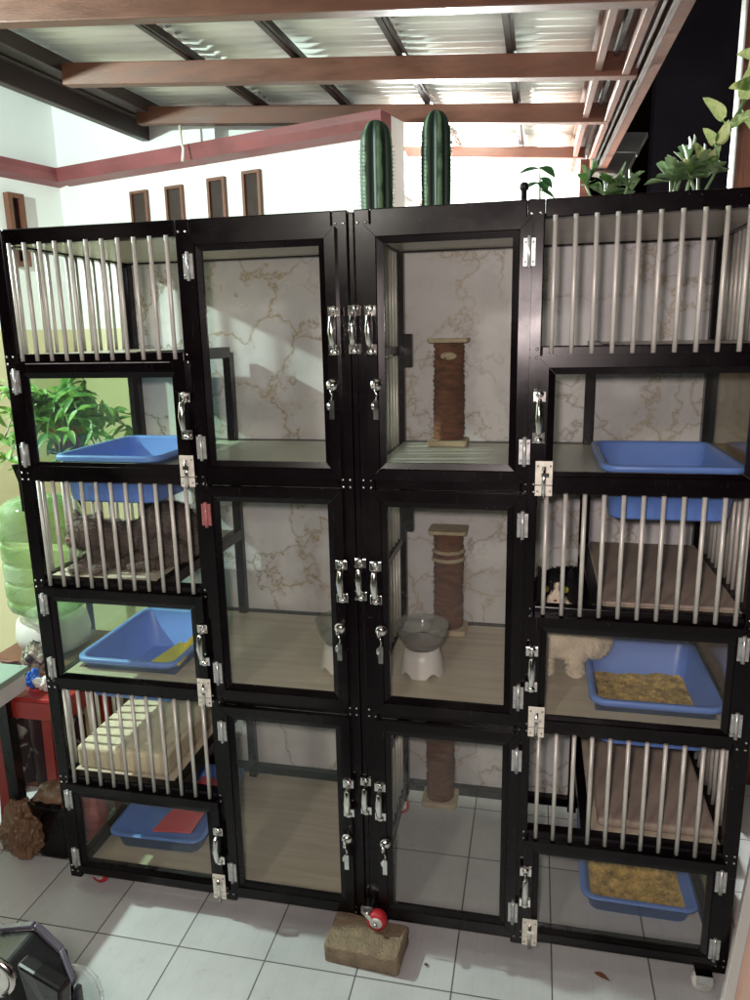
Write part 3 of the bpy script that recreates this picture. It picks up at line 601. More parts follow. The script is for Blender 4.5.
for zb, zt in ((2, 1), (4, 3), (6, 5)):
    z0 = Z[zb] + .014 - (.0 if zb != 6 else .006); z1 = Z[zt] - .006
    for side in (0, 1):
        a, c = (X[0], X[1]) if side == 0 else (X[4], X[5])
        d = door(a + .012, c - .012, z0, z1, .043, .03, .044, name='flap_door')
        hx = a + .023 if side == 0 else c - .023
        for hz in (z1 - .052, z0 + .052): hinge(hx, hz, d)
        handle(c - .017 if side == 0 else a + .019, (z0 + z1) / 2 + .01, d, ln=.125)
        lx = .527 if side == 0 else 1.484
        lzv = Z[zb] + .030
        mb = MB(); mb.box(lx - .021, lx + .021, -.0395, -.0365, lzv - .018, lzv + .042); mb.box(lx - .021, lx + .021, -.0395, -.0365, lzv - .046, lzv - .020)
        lt = mb.build('latch', 'zinc', d, bevel=.001)
        mb = MB(); mb.tube([(lx, -.044, lzv - .05), (lx, -.044, lzv + .030)], .0055, 8); mb.box(lx - .006, lx + .012, -.052, -.04, lzv + .004, lzv + .014)
        for s in (-1, 1):
            for t in (-.034, .03): mb.ball((lx + s * .015, -.0405, lzv + t), .0035, 1)
        mb.build('bolt', 'chrome', lt)
# screws at the joints
mb = MB()
for xi, x in enumerate(X):
    for zi, z in enumerate(Z):
        if xi in (2, 3) and zi % 2: continue
        dx = .010
        for s in (-1, 1):
            for t in (-1, 1):
                if zi == 0 and t == 1: continue
                mb.ball((x + s * dx, -.0185, z + t * .010), .0042, 1, (1, .5, 1))
mb.build('screws', 'chrome', cage)
# thin pale strip drawn as the reflected highlight along the rail
mb = MB(); mb.box(.06, .50, -.0375, -.0364, Z[1] - .010, Z[1] - .0075); mb.build('highlight_strip', 'hinge', cage)
# casters
def caster(x, y, mat='red_rubber', turn=0):
    w_ = empty_child('caster_wheel', cage)
    mb = MB(); mb.lathe([(.010, -.014), (.027, -.013), (.030, -.008), (.030, .008), (.027, .013), (.010, .014)], (x, y, .030), 20, 'y' if turn else 'x'); mb.build('tyre', mat, w_)
    mb = MB(); mb.lathe([(.0001, -.0165), (.014, -.016), (.016, -.012), (.016, .012), (.014, .016), (.0001, .0165)], (x, y, .030), 16, 'y' if turn else 'x'); mb.build('rim', 'white_pl', w_)
    mb = MB()
    if turn: mb.box(x - .02, x + .02, y - .021, y - .0175, .03, .058); mb.box(x - .02, x + .02, y + .0175, y + .021, .03, .058); mb.box(x - .022, x + .022, y - .021, y + .021, .0585, .0615)
    else: mb.box(x - .021, x - .0175, y - .02, y + .02, .03, .058); mb.box(x + .0175, x + .021, y - .02, y + .02, .03, .058); mb.box(x - .022, x + .022, y - .021, y + .021, .0585, .0615)
    mb.build('fork', 'chrome', w_)
def empty_child(name, par):
    o = bpy.data.objects.new(name, None); SC.collection.objects.link(o); o.parent = par; o['_org'] = par['_org']; o.empty_display_size = .02; return o
for x in (.06, 1.0, 1.955):
    for y in (.03, .58):
        if x == 1.0 and y < .1: continue
        caster(x, y if (x < 1.5 or y > .1) else -.032, 'red_rubber' if x < 1.5 else 'white_pl', 1)
# small black bracket on the left post, box latch on the rear centre post
mb = MB(); mb.box(-.032, -.0205, -.012, .02, 1.30, 1.425); mb.prism([at(11, 465, 1, 0), at(26, 463, 1, 0), at(32, 500, 1, 0), at(25, 500, 1, 0)], (0, .03, 0)); mb.build('bracket', 'black_pl', cage, bevel=.002)
for zc in (1.74, 1.17):
    mb = MB(); mb.box(1.021, 1.052, D - .05, D - .019, zc - .055, zc + .055); mb.build('latch_box', 'alu', cage, bevel=.003)

# ================================================================ TRAYS
def tray_proto(name, w, d, h, mat='blue'):
    r0 = .035; b = MB(); i = .012
    rings = [rrect(0, 0, w * .80, d * .84, r0, 0), rrect(0, 0, w * .84, d * .88, r0, .008), rrect(0, 0, w - .03, d - .03, r0, h - .012), rrect(0, 0, w - .028, d - .028, r0, h - .016), rrect(0, 0, w, d, r0 + .01, h - .016), rrect(0, 0, w, d, r0 + .01, h - .004), rrect(0, 0, w - .006, d - .006, r0 + .008, h),
             rrect(0, 0, w - .03, d - .03, r0, h), rrect(0, 0, w - .040, d - .040, r0, h - .008), rrect(0, 0, w * .84 - .01, d * .88 - .01, r0, .016), rrect(0, 0, w * .80 - .02, d * .84 - .02, r0 * .8, .009)]
    b.loft(rings); return b.build(name, mat, org=(0, 0, 0))
tp = tray_proto('litter_tray', .352, .46, .148)
G = 'blue litter trays in the side columns'
def tray(o, x, y, z, rz_, label):
    o.location = Vector((x, y, z)) * S; o.rotation_euler = (0, 0, math.radians(rz_)); tag(o, label, 'litter tray', G); return o
tray(tp, 1.806, .288, 1.309, 0, 'empty blue plastic litter tray hanging in the top right shelf')
specs = [(.205, .290, 1.311, 0, 'empty blue litter tray hanging in the top left shelf above the grey cat'),
         (.205, .290, .655, 0, 'blue litter tray with yellow scoop in the middle left flap compartment'),
         (1.806, .288, .655, 0, 'blue litter tray with litter beside the black and white cat'),
         (.205, .345, .054, 2, 'blue litter tray holding a red mat in the bottom left compartment'),
         (1.820, .405, .003, -1, 'blue litter tray with litter on the floor of the bottom right compartment')]
for sp in specs:
    o = tray(copy_tree(tp), *sp)
    if sp[2] < .06: o.scale = (1, 1, .45)
def litter(cx, cy, z, w, d, label, amp=.02, seed=0, slope=0, cut=None):
    b = MB(); n = 40; rnd = random.Random(seed); g = {}
    def hz(u, v): return z + amp * noise.noise(Vector((u * 5 + seed, v * 5, seed))) + amp * .3 * noise.noise(Vector((u * 22, v * 22, seed))) + slope * (v / d)
    for i in range(n + 1):
        for j in range(n + 1):
            u = (i / n - .5) * w; v = (j / n - .5) * d; g[i, j] = b.bm.verts.new((cx + u, cy + v, hz(u, v) + rnd.uniform(-1, 1) * .0014))
    for i in range(n):
        for j in range(n): b.bm.faces.new((g[i, j], g[i + 1, j], g[i + 1, j + 1], g[i, j + 1]))
    for k in range(1500):
        u = (rnd.random() - .5) * w * .98; v = (rnd.random() - .5) * d * .98; r = rnd.uniform(.0022, .0050); c = Vector((cx + u, cy + v, hz(u, v) + r * .3))
        vs = [b.bm.verts.new(c + Vector((rnd.uniform(-1, 1), rnd.uniform(-1, 1), rnd.uniform(-1, 1))).normalized() * r) for _ in range(4)]
        for f in ((0, 1, 2), (0, 2, 3), (0, 3, 1), (1, 3, 2)): b.bm.faces.new([vs[q] for q in f])
    return tag(b.build('cat_litter', 'litter'), label, 'cat litter', kind='stuff')
litter(1.806, .288, .692, .285, .39, 'coarse yellow brown litter in the tray beside the black and white cat', .020, 1)
litter(1.820, .405, .030, .285, .39, 'heaped yellow brown litter in the bottom right tray', .030, 2, slope=.02)
b = MB(); b.ball((.245, .22, .672), .045, 3, (1.1, .8, .25)); tag(b.build('litter_clump', 'litter'), 'small brown heap of litter beside the yellow scoop', 'cat litter', kind='stuff')
sc = empty('litter_scoop', (.29, .2, .68), 'flat yellow plastic scoop lying in the middle left tray', 'scoop')
q = [at(150, 664, 2, .775), at(180, 666, 2, .79), at(197, 645, 2, .79), at(180, 644, 2, .76)]
b = MB(); b.prism(q, (0, 0, .008)); b.build('blade', 'yellow_pl', sc, bevel=.002)
b = MB(); b.tube([at(186, 647, 2, .785), at(200, 630, 2, .79)], .009, 8); b.build('grip', 'yellow_pl', sc)
# red mat in the bottom left tray
b = MB(); q = [at(152, 832, 2, .104), at(191, 834, 2, .120), at(209, 808, 2, .120), at(178, 804, 2, .104)]; q[2] += (q[2] - q[1]) * 1.1; q[3] += (q[3] - q[0]) * 1.1; b.prism(q, (0, 0, .006))
tag(b.build('rubber_mat', 'pink_pl', bevel=.003), 'pinkish red plastic mat lying in the bottom left tray', 'mat')

# mats / cushions
b = MB(); b.box(.022, .345, .03, .59, .4285, .505); tag(b.build('cushion', 'mat_cream', bevel=.012, seg=3), 'cream foam slab on the lower left platform striped by bar shadows', 'cushion')
b = MB(); b.box(1.662, 1.978, .03, .585, .4280, .455); tag(b.build('foam_mat', 'mat_brown', bevel=.012, seg=3), 'brown mat on the lower right platform', 'mat')
b = MB(); b.box(1.650, 1.978, .023, .598, 1.0947, 1.104); tag(b.build('foam_mat', 'mat_brown', bevel=.002), 'brown mat on the middle right platform beside the black and white cat', 'mat')

# ================================================================ SCRATCHING POSTS
def scratcher(x, zb, ht, label, ring=False, seed=0):
    y = D - .062; rnd = random.Random(seed)
    e = empty('scratching_post', (x, y, zb), label, 'scratching post', 'scratching posts at the back of the right hand doors')
    b = MB(); b.loft([rrect(x, y - .012, .130, .112, .012, zb), rrect(x, y - .012, .130, .112, .012, zb + .020)], smooth=False); b.build('base', 'cream', e, bevel=.004)
    b = MB(); prof = []; n = 60
    for k in range(n + 1):
        t = k / n; prof.append((.050 + .0025 * math.sin(k * 2.1) + .003 * noise.noise(Vector((t * 6, seed, 0))), zb + .02 + t * (ht - .034)))
    b.lathe([(r, z - zb) for r, z in prof], (x, y - .008, zb), 26)
    for v in b.bm.verts:
        nn = noise.noise(v.co * 38 + Vector((seed, 0, 0))); o = Vector((v.co.x - x, v.co.y - (y - .008), 0)); v.co += o.normalized() * nn * .006 if o.length else o
    # frayed tufts
    for k in range(420):
        a = rnd.uniform(0, 2 * math.pi); z = rnd.uniform(zb + .03, zb + ht * .85); dn = Vector((math.cos(a), math.sin(a), rnd.uniform(-.9, .4))).normalized()
        p = Vector((x + math.cos(a) * .049, y - .008 + math.sin(a) * .049, z)); s2 = Vector((-math.sin(a), math.cos(a), 0)) * .0015
        v0, v1, v2 = b.bm.verts.new(p - s2), b.bm.verts.new(p + s2), b.bm.verts.new(p + dn * rnd.uniform(.006, .017)); b.bm.faces.new((v0, v1, v2))
    b.build('column', 'sisal', e)
    b = MB(); b.loft([rrect(x, y - .010, .126, .106, .010, zb + ht - .013), rrect(x, y - .010, .134, .112, .012, zb + ht)], smooth=False); b.build('cap', 'cream', e, bevel=.003)
    if ring:
        b = MB(); b.lathe([(.051, .0), (.058, .004), (.051, .012)], (x, y - .008, zb + ht - .085), 26); b.lathe([(.051, .0), (.059, .005), (.051, .014)], (x, y - .008, zb + ht - .115), 26); b.build('rope', 'cream', e)
    else:
        b = MB(); b.ball((x + .004, y - .056, zb + ht - .055), .024, 2, (1.15, .25, .55)); b.build('patch', 'cream', e)
scratcher(1.178, Z[2] + .019, .348, 'brown fur scratching post behind the top right door', seed=1)
scratcher(1.178, Z[4] + .019, .375, 'brown scratching post with a rope ring behind the bowl', ring=True, seed=2)
scratcher(1.150, .082, .36, 'brown scratching post at the back of the bottom cell behind the right door', seed=3)
# food bowls
def bowl(x, y, z, label, full):
    e = empty('food_bowl', (x, y, z), label, 'pet bowl', 'raised pet bowls behind the middle doors'); b = MB(); n = 40; rings = []
    for (r, h) in ((.070, .0), (.062, .05), (.052, .082), (.048, .082), (.058, .048), (.066, .0)):
        ring = []
        for k in range(n):
            a = 2 * math.pi * k / n; hh = h + (.016 * max(0, math.sin(a * 5)) if h < .01 else 0); ring.append((x + math.cos(a) * r, y + math.sin(a) * r, z + hh))
        rings.append(ring)
    b.loft(rings, cap0=False, cap1=False); b.build('stand', 'white_pl', e)
    b = MB(); b.lathe([(.0001, .070), (.03, .072), (.058, .090), (.078, .130), (.082, .158), (.079, .158), (.075, .130), (.055, .094), (.028, .077), (.0001, .076)], (x, y, z), 32); b.build('dish', 'bowl', e)
    if full:
        b = MB(); b.lathe([(.0001, .118), (.03, .112), (.060, .104), (.05, .094), (.0001, .080)], (x, y, z), 24)
        for v in b.bm.verts: v.co.z += .006 * noise.noise(v.co * 60)
        b.build('kibble', 'kibble', e)
bowl(1.135, .235, Z[4] + .019, 'white scalloped bowl stand with clear dish of kibble behind right door', True)
bowl(.880, .225, Z[4] + .019, 'white scalloped bowl stand at the right corner behind left door', False)

# ================================================================ CATS
def cat_mesh(parts, vox, cfn, nfur, flen, seed, comb, org):
    b = MB()
    for p in parts:
        if p[0] == 'e': b.ball(p[1], 1.0, 3, p[2], Matrix.Rotation(math.radians(p[3]), 3, 'Z') if len(p) > 3 else None)
        else: b.tube(p[1], p[2], 12)
    o = b.build('cat_raw', 'fur', org=org)
    r = o.modifiers.new('r', 'REMESH'); r.mode = 'VOXEL'; r.voxel_size = vox * S
    s = o.modifiers.new('s', 'SMOOTH'); s.iterations = 16; s.factor = .6
    dg = bpy.context.evaluated_depsgraph_get(); dg.update(); me = bpy.data.meshes.new_from_object(o.evaluated_get(dg))
    bm = bmesh.new(); bm.from_mesh(me); bm.normal_update(); o0 = Vector(org)
    for f in bm.faces: f.smooth = True
    rnd = random.Random(seed); faces = list(bm.faces)
    base = [(v.co.copy()) for v in bm.verts]
    for v in list(bm.verts): v.co += v.normal * (.0015 * noise.noise(v.co * 55))
    for k in range(nfur):
        f = rnd.choice(faces); p = f.calc_center_median() + Vector((rnd.uniform(-1, 1), rnd.uniform(-1, 1), rnd.uniform(-1, 1))) * vox * S * .5; nn = f.normal
        d = (nn * .55 + comb(p / S + o0, nn) + Vector((rnd.uniform(-1, 1), rnd.uniform(-1, 1), rnd.uniform(-1, 1))) * .28).normalized()
        sd = d.cross(nn); sd = sd.normalized() if sd.length > 1e-3 else Vector((1, 0, 0)); ln = flen * rnd.uniform(.6, 1.25); wd_ = .0016
        v = [bm.verts.new(p - nn * .001 - sd * wd_), bm.verts.new(p - nn * .001 + sd * wd_), bm.verts.new(p + d * ln)]; bm.faces.new(v)
    cl = bm.verts.layers.float_color.new('Col')
    for v in bm.verts: c = cfn(v.co / S + o0, rnd); v[cl] = (*c, 1)
    me2 = bpy.data.meshes.new('cat'); bm.to_mesh(me2); bm.free(); me2.materials.append(M['fur'])
    bpy.data.objects.remove(o); c = bpy.data.objects.new('cat', me2); SC.collection.objects.link(c); c.location = o0 * S; c['_org'] = tuple(o0); return c
# grey tabby lying on the middle left platform, head to the left
pz = Z[3] + .017
hd = Vector((.082, .130, pz + .108))
parts = [('e', (.272, .30, pz + .088), (.098, .098, .088), 10), ('e', (.190, .25, pz + .062), (.10, .080, .058), 20), ('e', (.335, .30, pz + .060), (.062, .080, .056), 0),
         ('e', (.125, .19, pz + .078), (.070, .068, .058), 30), ('e', hd, (.064, .058, .056), 0), ('e', hd + Vector((-.026, -.044, -.016)), (.028, .022, .020), 0),
         ('e', hd + Vector((.0, .0, -.018)), (.068, .055, .038), 0),
         ('t', [hd + Vector((-.032, .004, .038)), hd + Vector((-.044, .004, .078))], [.018, .003]), ('t', [hd + Vector((.036, .000, .038)), hd + Vector((.048, .0, .078))], [.018, .003]),
         ('t', [(.12, .17, pz + .055), (.105, .10, pz + .025), (.085, .045, pz + .015)], [.030, .020, .016]), ('t', [(.16, .17, pz + .05), (.165, .10, pz + .022), (.150, .050, pz + .015)], [.030, .020, .016]),
         ('e', (.083, .042, pz + .013), (.022, .026, .013)), ('e', (.148, .046, pz + .013), (.022, .026, .013)),
         ('e', (.29, .20, pz + .045), (.085, .050, .045), 0), ('t', [(.30, .17, pz + .03), (.22, .12, pz + .018), (.20, .09, pz + .014)], [.032, .022, .016]),
         ('t', [(.38, .32, pz + .035), (.372, .20, pz + .022), (.32, .11, pz + .019), (.24, .075, pz + .017)], [.022, .020, .018, .012])]
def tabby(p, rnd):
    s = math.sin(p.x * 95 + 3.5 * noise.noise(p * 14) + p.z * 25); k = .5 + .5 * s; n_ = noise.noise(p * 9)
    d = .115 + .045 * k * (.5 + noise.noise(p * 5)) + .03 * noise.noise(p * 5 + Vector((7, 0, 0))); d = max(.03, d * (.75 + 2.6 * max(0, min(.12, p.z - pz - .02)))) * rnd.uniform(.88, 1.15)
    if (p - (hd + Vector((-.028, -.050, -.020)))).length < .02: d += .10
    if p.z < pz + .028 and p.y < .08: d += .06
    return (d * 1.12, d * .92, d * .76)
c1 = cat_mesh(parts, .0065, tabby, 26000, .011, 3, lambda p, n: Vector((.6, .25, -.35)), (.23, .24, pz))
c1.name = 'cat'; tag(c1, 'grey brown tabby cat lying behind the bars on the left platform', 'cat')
def ey(c, d, r, par):
    b = MB(); b.ball(c, r, 3); e = b.build('eye', 'eye', par); b = MB(); b.ball(Vector(c) + Vector(d).normalized() * r * .62, r * .5, 2, (.55, .8, 1.1)); b.build('pupil', 'pupil', e)
for s in (-1, 1): ey(hd + Vector((-.008 + s * .022, -.036 + s * .003, .010)), (-.3, -1, 0), .0085, c1)
b = MB(); b.ball(hd + Vector((-.031, -.061, -.010)), .006, 2, (1.2, .7, .8)); b.build('nose', 'nose', c1)
# black and white long haired cat standing in the middle right cell
fz = Z[4] + .019; h2 = Vector((1.530, .245, 1.050))
parts = [('e', (1.545, .335, .985), (.085, .085, .100)), ('e', (1.565, .43, .955), (.100, .12, .100)), ('e', (1.60, .535, .925), (.095, .085, .105), 0),
         ('e', (1.540, .300, .925), (.066, .055, .080)), ('e', (1.60, .39, .865), (.095, .105, .075)), ('e', (1.575, .36, .88), (.085, .08, .08)), ('e', h2, (.066, .056, .056)), ('e', h2 + Vector((0, -.012, -.018)), (.070, .048, .036)), ('e', h2 + Vector((0, -.048, -.018)), (.028, .018, .019)),
         ('t', [h2 + Vector((-.032, .004, .026)), h2 + Vector((-.050, .004, .074))], [.019, .003]), ('t', [h2 + Vector((.032, .004, .026)), h2 + Vector((.050, .004, .074))], [.019, .003]),
         ('t', [(1.510, .33, .93), (1.508, .315, .85), (1.512, .300, fz + .02)], [.042, .030, .020]), ('t', [(1.592, .33, .93), (1.600, .315, .85), (1.600, .298, fz + .02)], [.042, .032, .022]),
         ('e', (1.512, .290, fz + .014), (.023, .030, .015)), ('e', (1.601, .288, fz + .014), (.025, .031, .016)),
         ('e', (1.668, .44, .85), (.050, .080, .080)), ('t', [(1.655, .52, .86), (1.655, .54, .80), (1.650, .49, fz + .02)], [.045, .028, .020]), ('e', (1.648, .475, fz + .014), (.022, .034, .015)),
         ('t', [(1.56, .55, .86), (1.555, .56, .80), (1.55, .51, fz + .02)], [.045, .028, .020]), ('e', (1.548, .495, fz + .014), (.022, .034, .015)),
         ('t', [(1.61, .585, .93), (1.615, .590, .85), (1.62, .585, fz + .04)], [.030, .032, .022])]
def tux(p, rnd):
    q = p - h2; k = rnd.uniform(.85, 1.1) + .12 * noise.noise(p * 20); wht = (.84 * k, .75 * k, .58 * k); blk = (.010, .009, .009)
    if q.length < .100 and p.y < .32 and p.z > .985:
        blaze = abs(q.x - .002) < .005 + max(0, (.020 - q.z)) * .85
        return wht if (blaze and p.y < h2.y + .0 and q.z < .035) else blk
    if p.z < .930 + .02 * noise.noise(p * 12): return wht
    if p.y < .315 and abs(q.x) < .045 and p.z < .995: return wht
    return blk
c2 = cat_mesh(parts, .0065, tux, 32000, .014, 5, lambda p, n: Vector((0, .2, -.65)), (1.56, .40, fz))
tag(c2, 'long haired black and white cat standing beside the blue tray behind the bars', 'cat')
for s in (-1, 1): ey(h2 + Vector((s * .027, -.044, .018)), (0, -1, 0), .0105, c2)
b = MB(); b.ball(h2 + Vector((0, -.064, -.010)), .0045, 2, (1.3, .7, .8)); b.build('nose', 'nose', c2)

# ================================================================ PLANTS ON TOP OF THE CAGE
TZ = 2.0665
def cactus(px, ptop, y, r, label):
    a = at(px, 200, 1, y); t = at(px, ptop, 1, y); x = a.x; z0 = TZ
    e = empty('cactus', (x, y, z0), label, 'cactus', 'columnar cacti on top of the cage')
    b = MB(); b.lathe([(.055, 0), (.062, .045), (.066, .05), (.058, .05), (.055, .035), (.0001, .035)], (x, y, z0), 24); b.build('pot', 'black_pl', e)
    b = MB(); n = 72; H = t.z - z0 - .02; rings = []; att = []
    for i in range(44):
        q = i / 43; z = z0 + .03 + H * q; k = (1 - max(0, (q - .80) / .20) ** 2.2) ** .5 if q < 1 else 0; rr = max(r * k * (.90 + .10 * math.sin(q * 2.6 + .3)), .001); ring = []
        for j in range(n):
            an = 2 * math.pi * j / n; rib = abs(math.cos(an * 3.0 + .35)) ** .8; ring.append((x + math.cos(an) * rr * (.66 + .34 * rib), y + math.sin(an) * rr * (.66 + .34 * rib), z)); att.append(rib)
        rings.append(ring)
    b.loft(rings)
    for k in range(6):
        an = (k * math.pi - .35) / 3.0
        for i in range(22):
            q = .04 + i / 23 * .78; p = Vector((x + math.cos(an) * r * .98, y + math.sin(an) * r * .98, z0 + .03 + H * q))
            for m in range(4):
                d = Vector((math.cos(an) + random.uniform(-.7, .7), math.sin(an) + random.uniform(-.7, .7), random.uniform(-.6, .6))).normalized()
                b.tube([p, p + d * .009], [.0006, .0002], 3, False)
    lay = b.bm.verts.layers.float.new('rib')
    for k, v in enumerate(b.bm.verts): v[lay] = att[k] * (1 + .15 * noise.noise(v.co * 30)) if k < len(att) else 1.0
    b.build('stem', 'cactus', e)
cactus(377, 123, .50, .052, 'dark green ribbed cactus on the cage, the left and wider one')
cactus(436, 113, .50, .046, 'slender ribbed cactus on the cage in front of the glaring lamp')
def pot(x, y, par, r=.05, mat='black_pl'):
    b = MB(); b.lathe([(r * .8, 0), (r, .052), (r * 1.06, .056), (r * .92, .056), (r * .9, .045), (.0001, .045)], (x, y, TZ), 22); b.build('pot', mat, par)
# small rubber plant
P0 = at(538, 205, 1, .45); e = empty('potted_plant', (P0.x, .45, TZ), 'thin plant with few dark oval leaves beside the lamp glow', 'potted plant'); pot(P0.x, .45, e)
P1 = at(540, 163, 1, .45); b = MB(); b.tube([(P0.x, .45, TZ + .04), (P0.x + .005, .45, TZ + .1), P1], [.004, .0035, .002], 6); b.build('stem', 'leaf_pale', e)
b = MB()
for (sx, sy, ex, ey_, wd_) in ((539, 169, 518, 172, .030), (540, 168, 556, 176, .040), (539, 183, 520, 190, .028), (539, 182, 548, 192, .034), (540, 190, 556, 197, .022), (541, 178, 553, 187, .030), (538, 200, 524, 204, .024)):
    a = at(sx, sy, 1, .45); c = at(ex, ey_, 1, .43); b.leaf(a, c - a, Vector((0, -.5, 1)), (c - a).length, wd_, .12, 6)
b.build('leaves', 'leaf_dark', e)
b = MB(); p = at(524, 200, 1, .4); b.tube([(p.x, .4, TZ), (p.x, .4, p.z + .03)], .008, 8); b.ball((p.x, .4, p.z + .035), .014, 2); tag(b.build('garden_stake', 'black_pl'), 'short black stake standing beside the thin leafed plant', 'stake')
# succulent rosettes
def rosette(px, py, y, n, ln, wd_, label, mat='leaf_pale', seed=0, h=.03):
    a = at(px, py, 1, y); e = empty('succulent', (a.x, y, TZ), label, 'succulent', 'succulents at the right end of the cage top'); pot(a.x, y, e, .045); rnd = random.Random(seed); b = MB(); stems = MB()
    for s in range(3):
        bx = a.x + rnd.uniform(-.055, .055); by = y + rnd.uniform(-.03, .03); bz = a.z + rnd.uniform(-.01, h)
        n_ = n; stems.tube([(a.x, y, TZ + .04), ((a.x + bx) / 2, by, (TZ + bz) / 2 + .03), (bx, by, bz)], .004, 6)
        for k in range(n):
            an = rnd.uniform(0, 6.28); el = rnd.uniform(.0, 1.3); d = Vector((math.cos(an) * math.cos(el), math.sin(an) * math.cos(el), math.sin(el)))
            b.leaf((bx, by, bz), d, Vector((0, 0, 1)) if el < .9 else Vector((1, 0, 0)), ln * rnd.uniform(.6, 1.1), wd_ * 1.6 * rnd.uniform(.75, 1.1), .10, 8, paddle=True)
    stems.build('stem', 'leaf_pale', e); b.build('leaves', mat, e)
rosette(596, 190, .42, 9, .07, .020, 'pale green succulent at the foot of the carport gutter', 'leaf', 4, .04)
rosette(621, 190, .40, 8, .06, .020, 'small low succulent between the two taller ones', 'leaf_pale', 6, .01)
rosette(672, 182, .40, 12, .085, .026, 'largest pale green succulent with paddle leaves below the vine', 'leaf_pale', 9, .06)
rosette(700, 178, .38, 9, .07, .022, 'pale succulent nearest the climbing vine', 'leaf_pale', 12, .03)
# pothos vine climbing to the upper right
vp = [(690, 178), (704, 168), (716, 150), (728, 128), (741, 108), (752, 88), (760, 60), (765, 20)]
vpt = [at(x, y, 1, .36 + .02 * i) for i, (x, y) in enumerate(vp)]
e = empty('pothos_vine', vpt[0], 'yellow green pothos vine climbing from the cage top towards the brown door', 'vine')
b = MB(); b.tube([(vpt[0].x - .02, .36, TZ)] + vpt, .0045, 8); b.build('stem', 'leaf_pale', e)
b = MB()
for (i, dx, dy, ln, wd_) in ((1, -8, -28, .060, .042), (2, -9, -20, .062, .050), (3, -18, -28, .095, .062), (3.4, -2, 10, .04, .03), (4, 8, -30, .09, .07), (5, -12, -2, .075, .055), (5.2, -20, -4, .05, .045), (5, 4, -30, .09, .07), (4.4, 10, 14, .08, .06), (6, -14, -6, .07, .06), (2, 10, -22, .07, .05), (1, 12, -16, .06, .045), (3, 12, -8, .07, .05), (0, -4, -18, .05, .04), (5.5, 6, 12, .07, .05)):
    k = int(i); p = vpt[k]; px_, py_ = vp[k]; tip = at(px_ + dx, py_ + dy, 1, p.y - .03); d = tip - p
    st = p + d * .30; b.tube([p, st], .0022, 5, False); b.leaf(st, d, Vector((.15, -1, .35)), ln * .82, wd_ * .85, .22, 8, heart=True)
o = b.build('leaves', 'leaf_pothos', e); M['leaf_pothos'].node_tree.nodes['Noise Texture'].inputs['Scale'].default_value = 48

# ================================================================ LEFT SIDE
# table with cloth
TT = .70; BT = .562
tb = empty('table', (-.62, .35, 0), 'pale green topped table with a white edge strip left of the cage', 'table')
tx = -.234
b = MB(); b.prism([(tx, -.35, TT - .022), (tx, .175, TT - .022), (-1.1, .175, TT - .022), (-1.1, -.35, TT - .022)], (0, 0, .022)); b.build('table_top', 'table', tb, bevel=.003)
b = MB(); b.box(tx - .03, tx - .012, -.33, .165, TT - .085, TT - .023); b.build('apron', 'soffit', tb)
for lx, ly in ((tx - .07, -.29), (tx - .07, .12), (-1.05, -.29), (-1.05, .12)):
    b = MB(); b.box(lx - .02, lx + .02, ly - .02, ly + .02, 0, TT - .0225); b.build('leg', 'black_pl', tb)
b = MB(); n = 60; pr_ = None
for k in range(n + 1):
    v = k / n; x = -1.0 + v * .80; y = .44 + .014 * math.sin(k * .9); cur = [b.bm.verts.new((x, y + .012 * math.sin(k * .7), .03)), b.bm.verts.new((x, y, BT + .004))]
    if pr_: f = b.bm.faces.new((pr_[0], cur[0], cur[1], pr_[1])); f.smooth = True
    pr_ = cur
o = b.build('tablecloth', 'plaid'); sd = o.modifiers.new('t', 'SOLIDIFY'); sd.thickness = .003; tag(o, 'dark red and black checked cloth hanging in front of the cabinet behind the red stool', 'cloth')
# bottle on dispenser
jx, jy = -.458, .62
b = MB(); b.box(jx - .2, jx + .22, .46, .82, 0, BT - .006); tag(b.build('low_cabinet', 'wood', bevel=.006), 'dark wooden cabinet under the white water dispenser', 'cabinet')
e = empty('water_dispenser', (jx, jy, BT), 'white rounded dispenser base under the green water bottle', 'water dispenser')
b = MB(); b.lathe([(.10, 0), (.135, .02), (.145, .07), (.135, .13), (.10, .155), (.06, .165), (.0001, .165)], (jx, jy, BT), 36); b.build('base', 'white_pl', e)
b = MB(); b.tube([(jx + .02, jy - .13, BT + .06), (jx + .02, jy - .172, BT + .06), (jx + .02, jy - .176, BT + .03)], .010, 8); b.build('tap', 'bluebag', e)
b = MB(); z0 = BT + .105
prof = [(.0001, .0), (.035, .0), (.04, .02), (.10, .05), (.150, .085), (.158, .11)]
z = .11
for k in range(4): prof += [(.158, z + .004), (.1575, z + .010), (.151, z + .016), (.150, z + .024), (.1575, z + .031), (.158, z + .036), (.158, z + .072)]; z += .078
prof += [(.158, .43), (.157, .455), (.152, .480), (.140, .500), (.118, .517), (.08, .528), (.04, .531), (.0001, .532)]
b.lathe(prof, (jx, jy, z0), 40); tag(b.build('water_bottle', 'jug'), 'large green ribbed water bottle upside down on its base left of cage', 'water bottle')
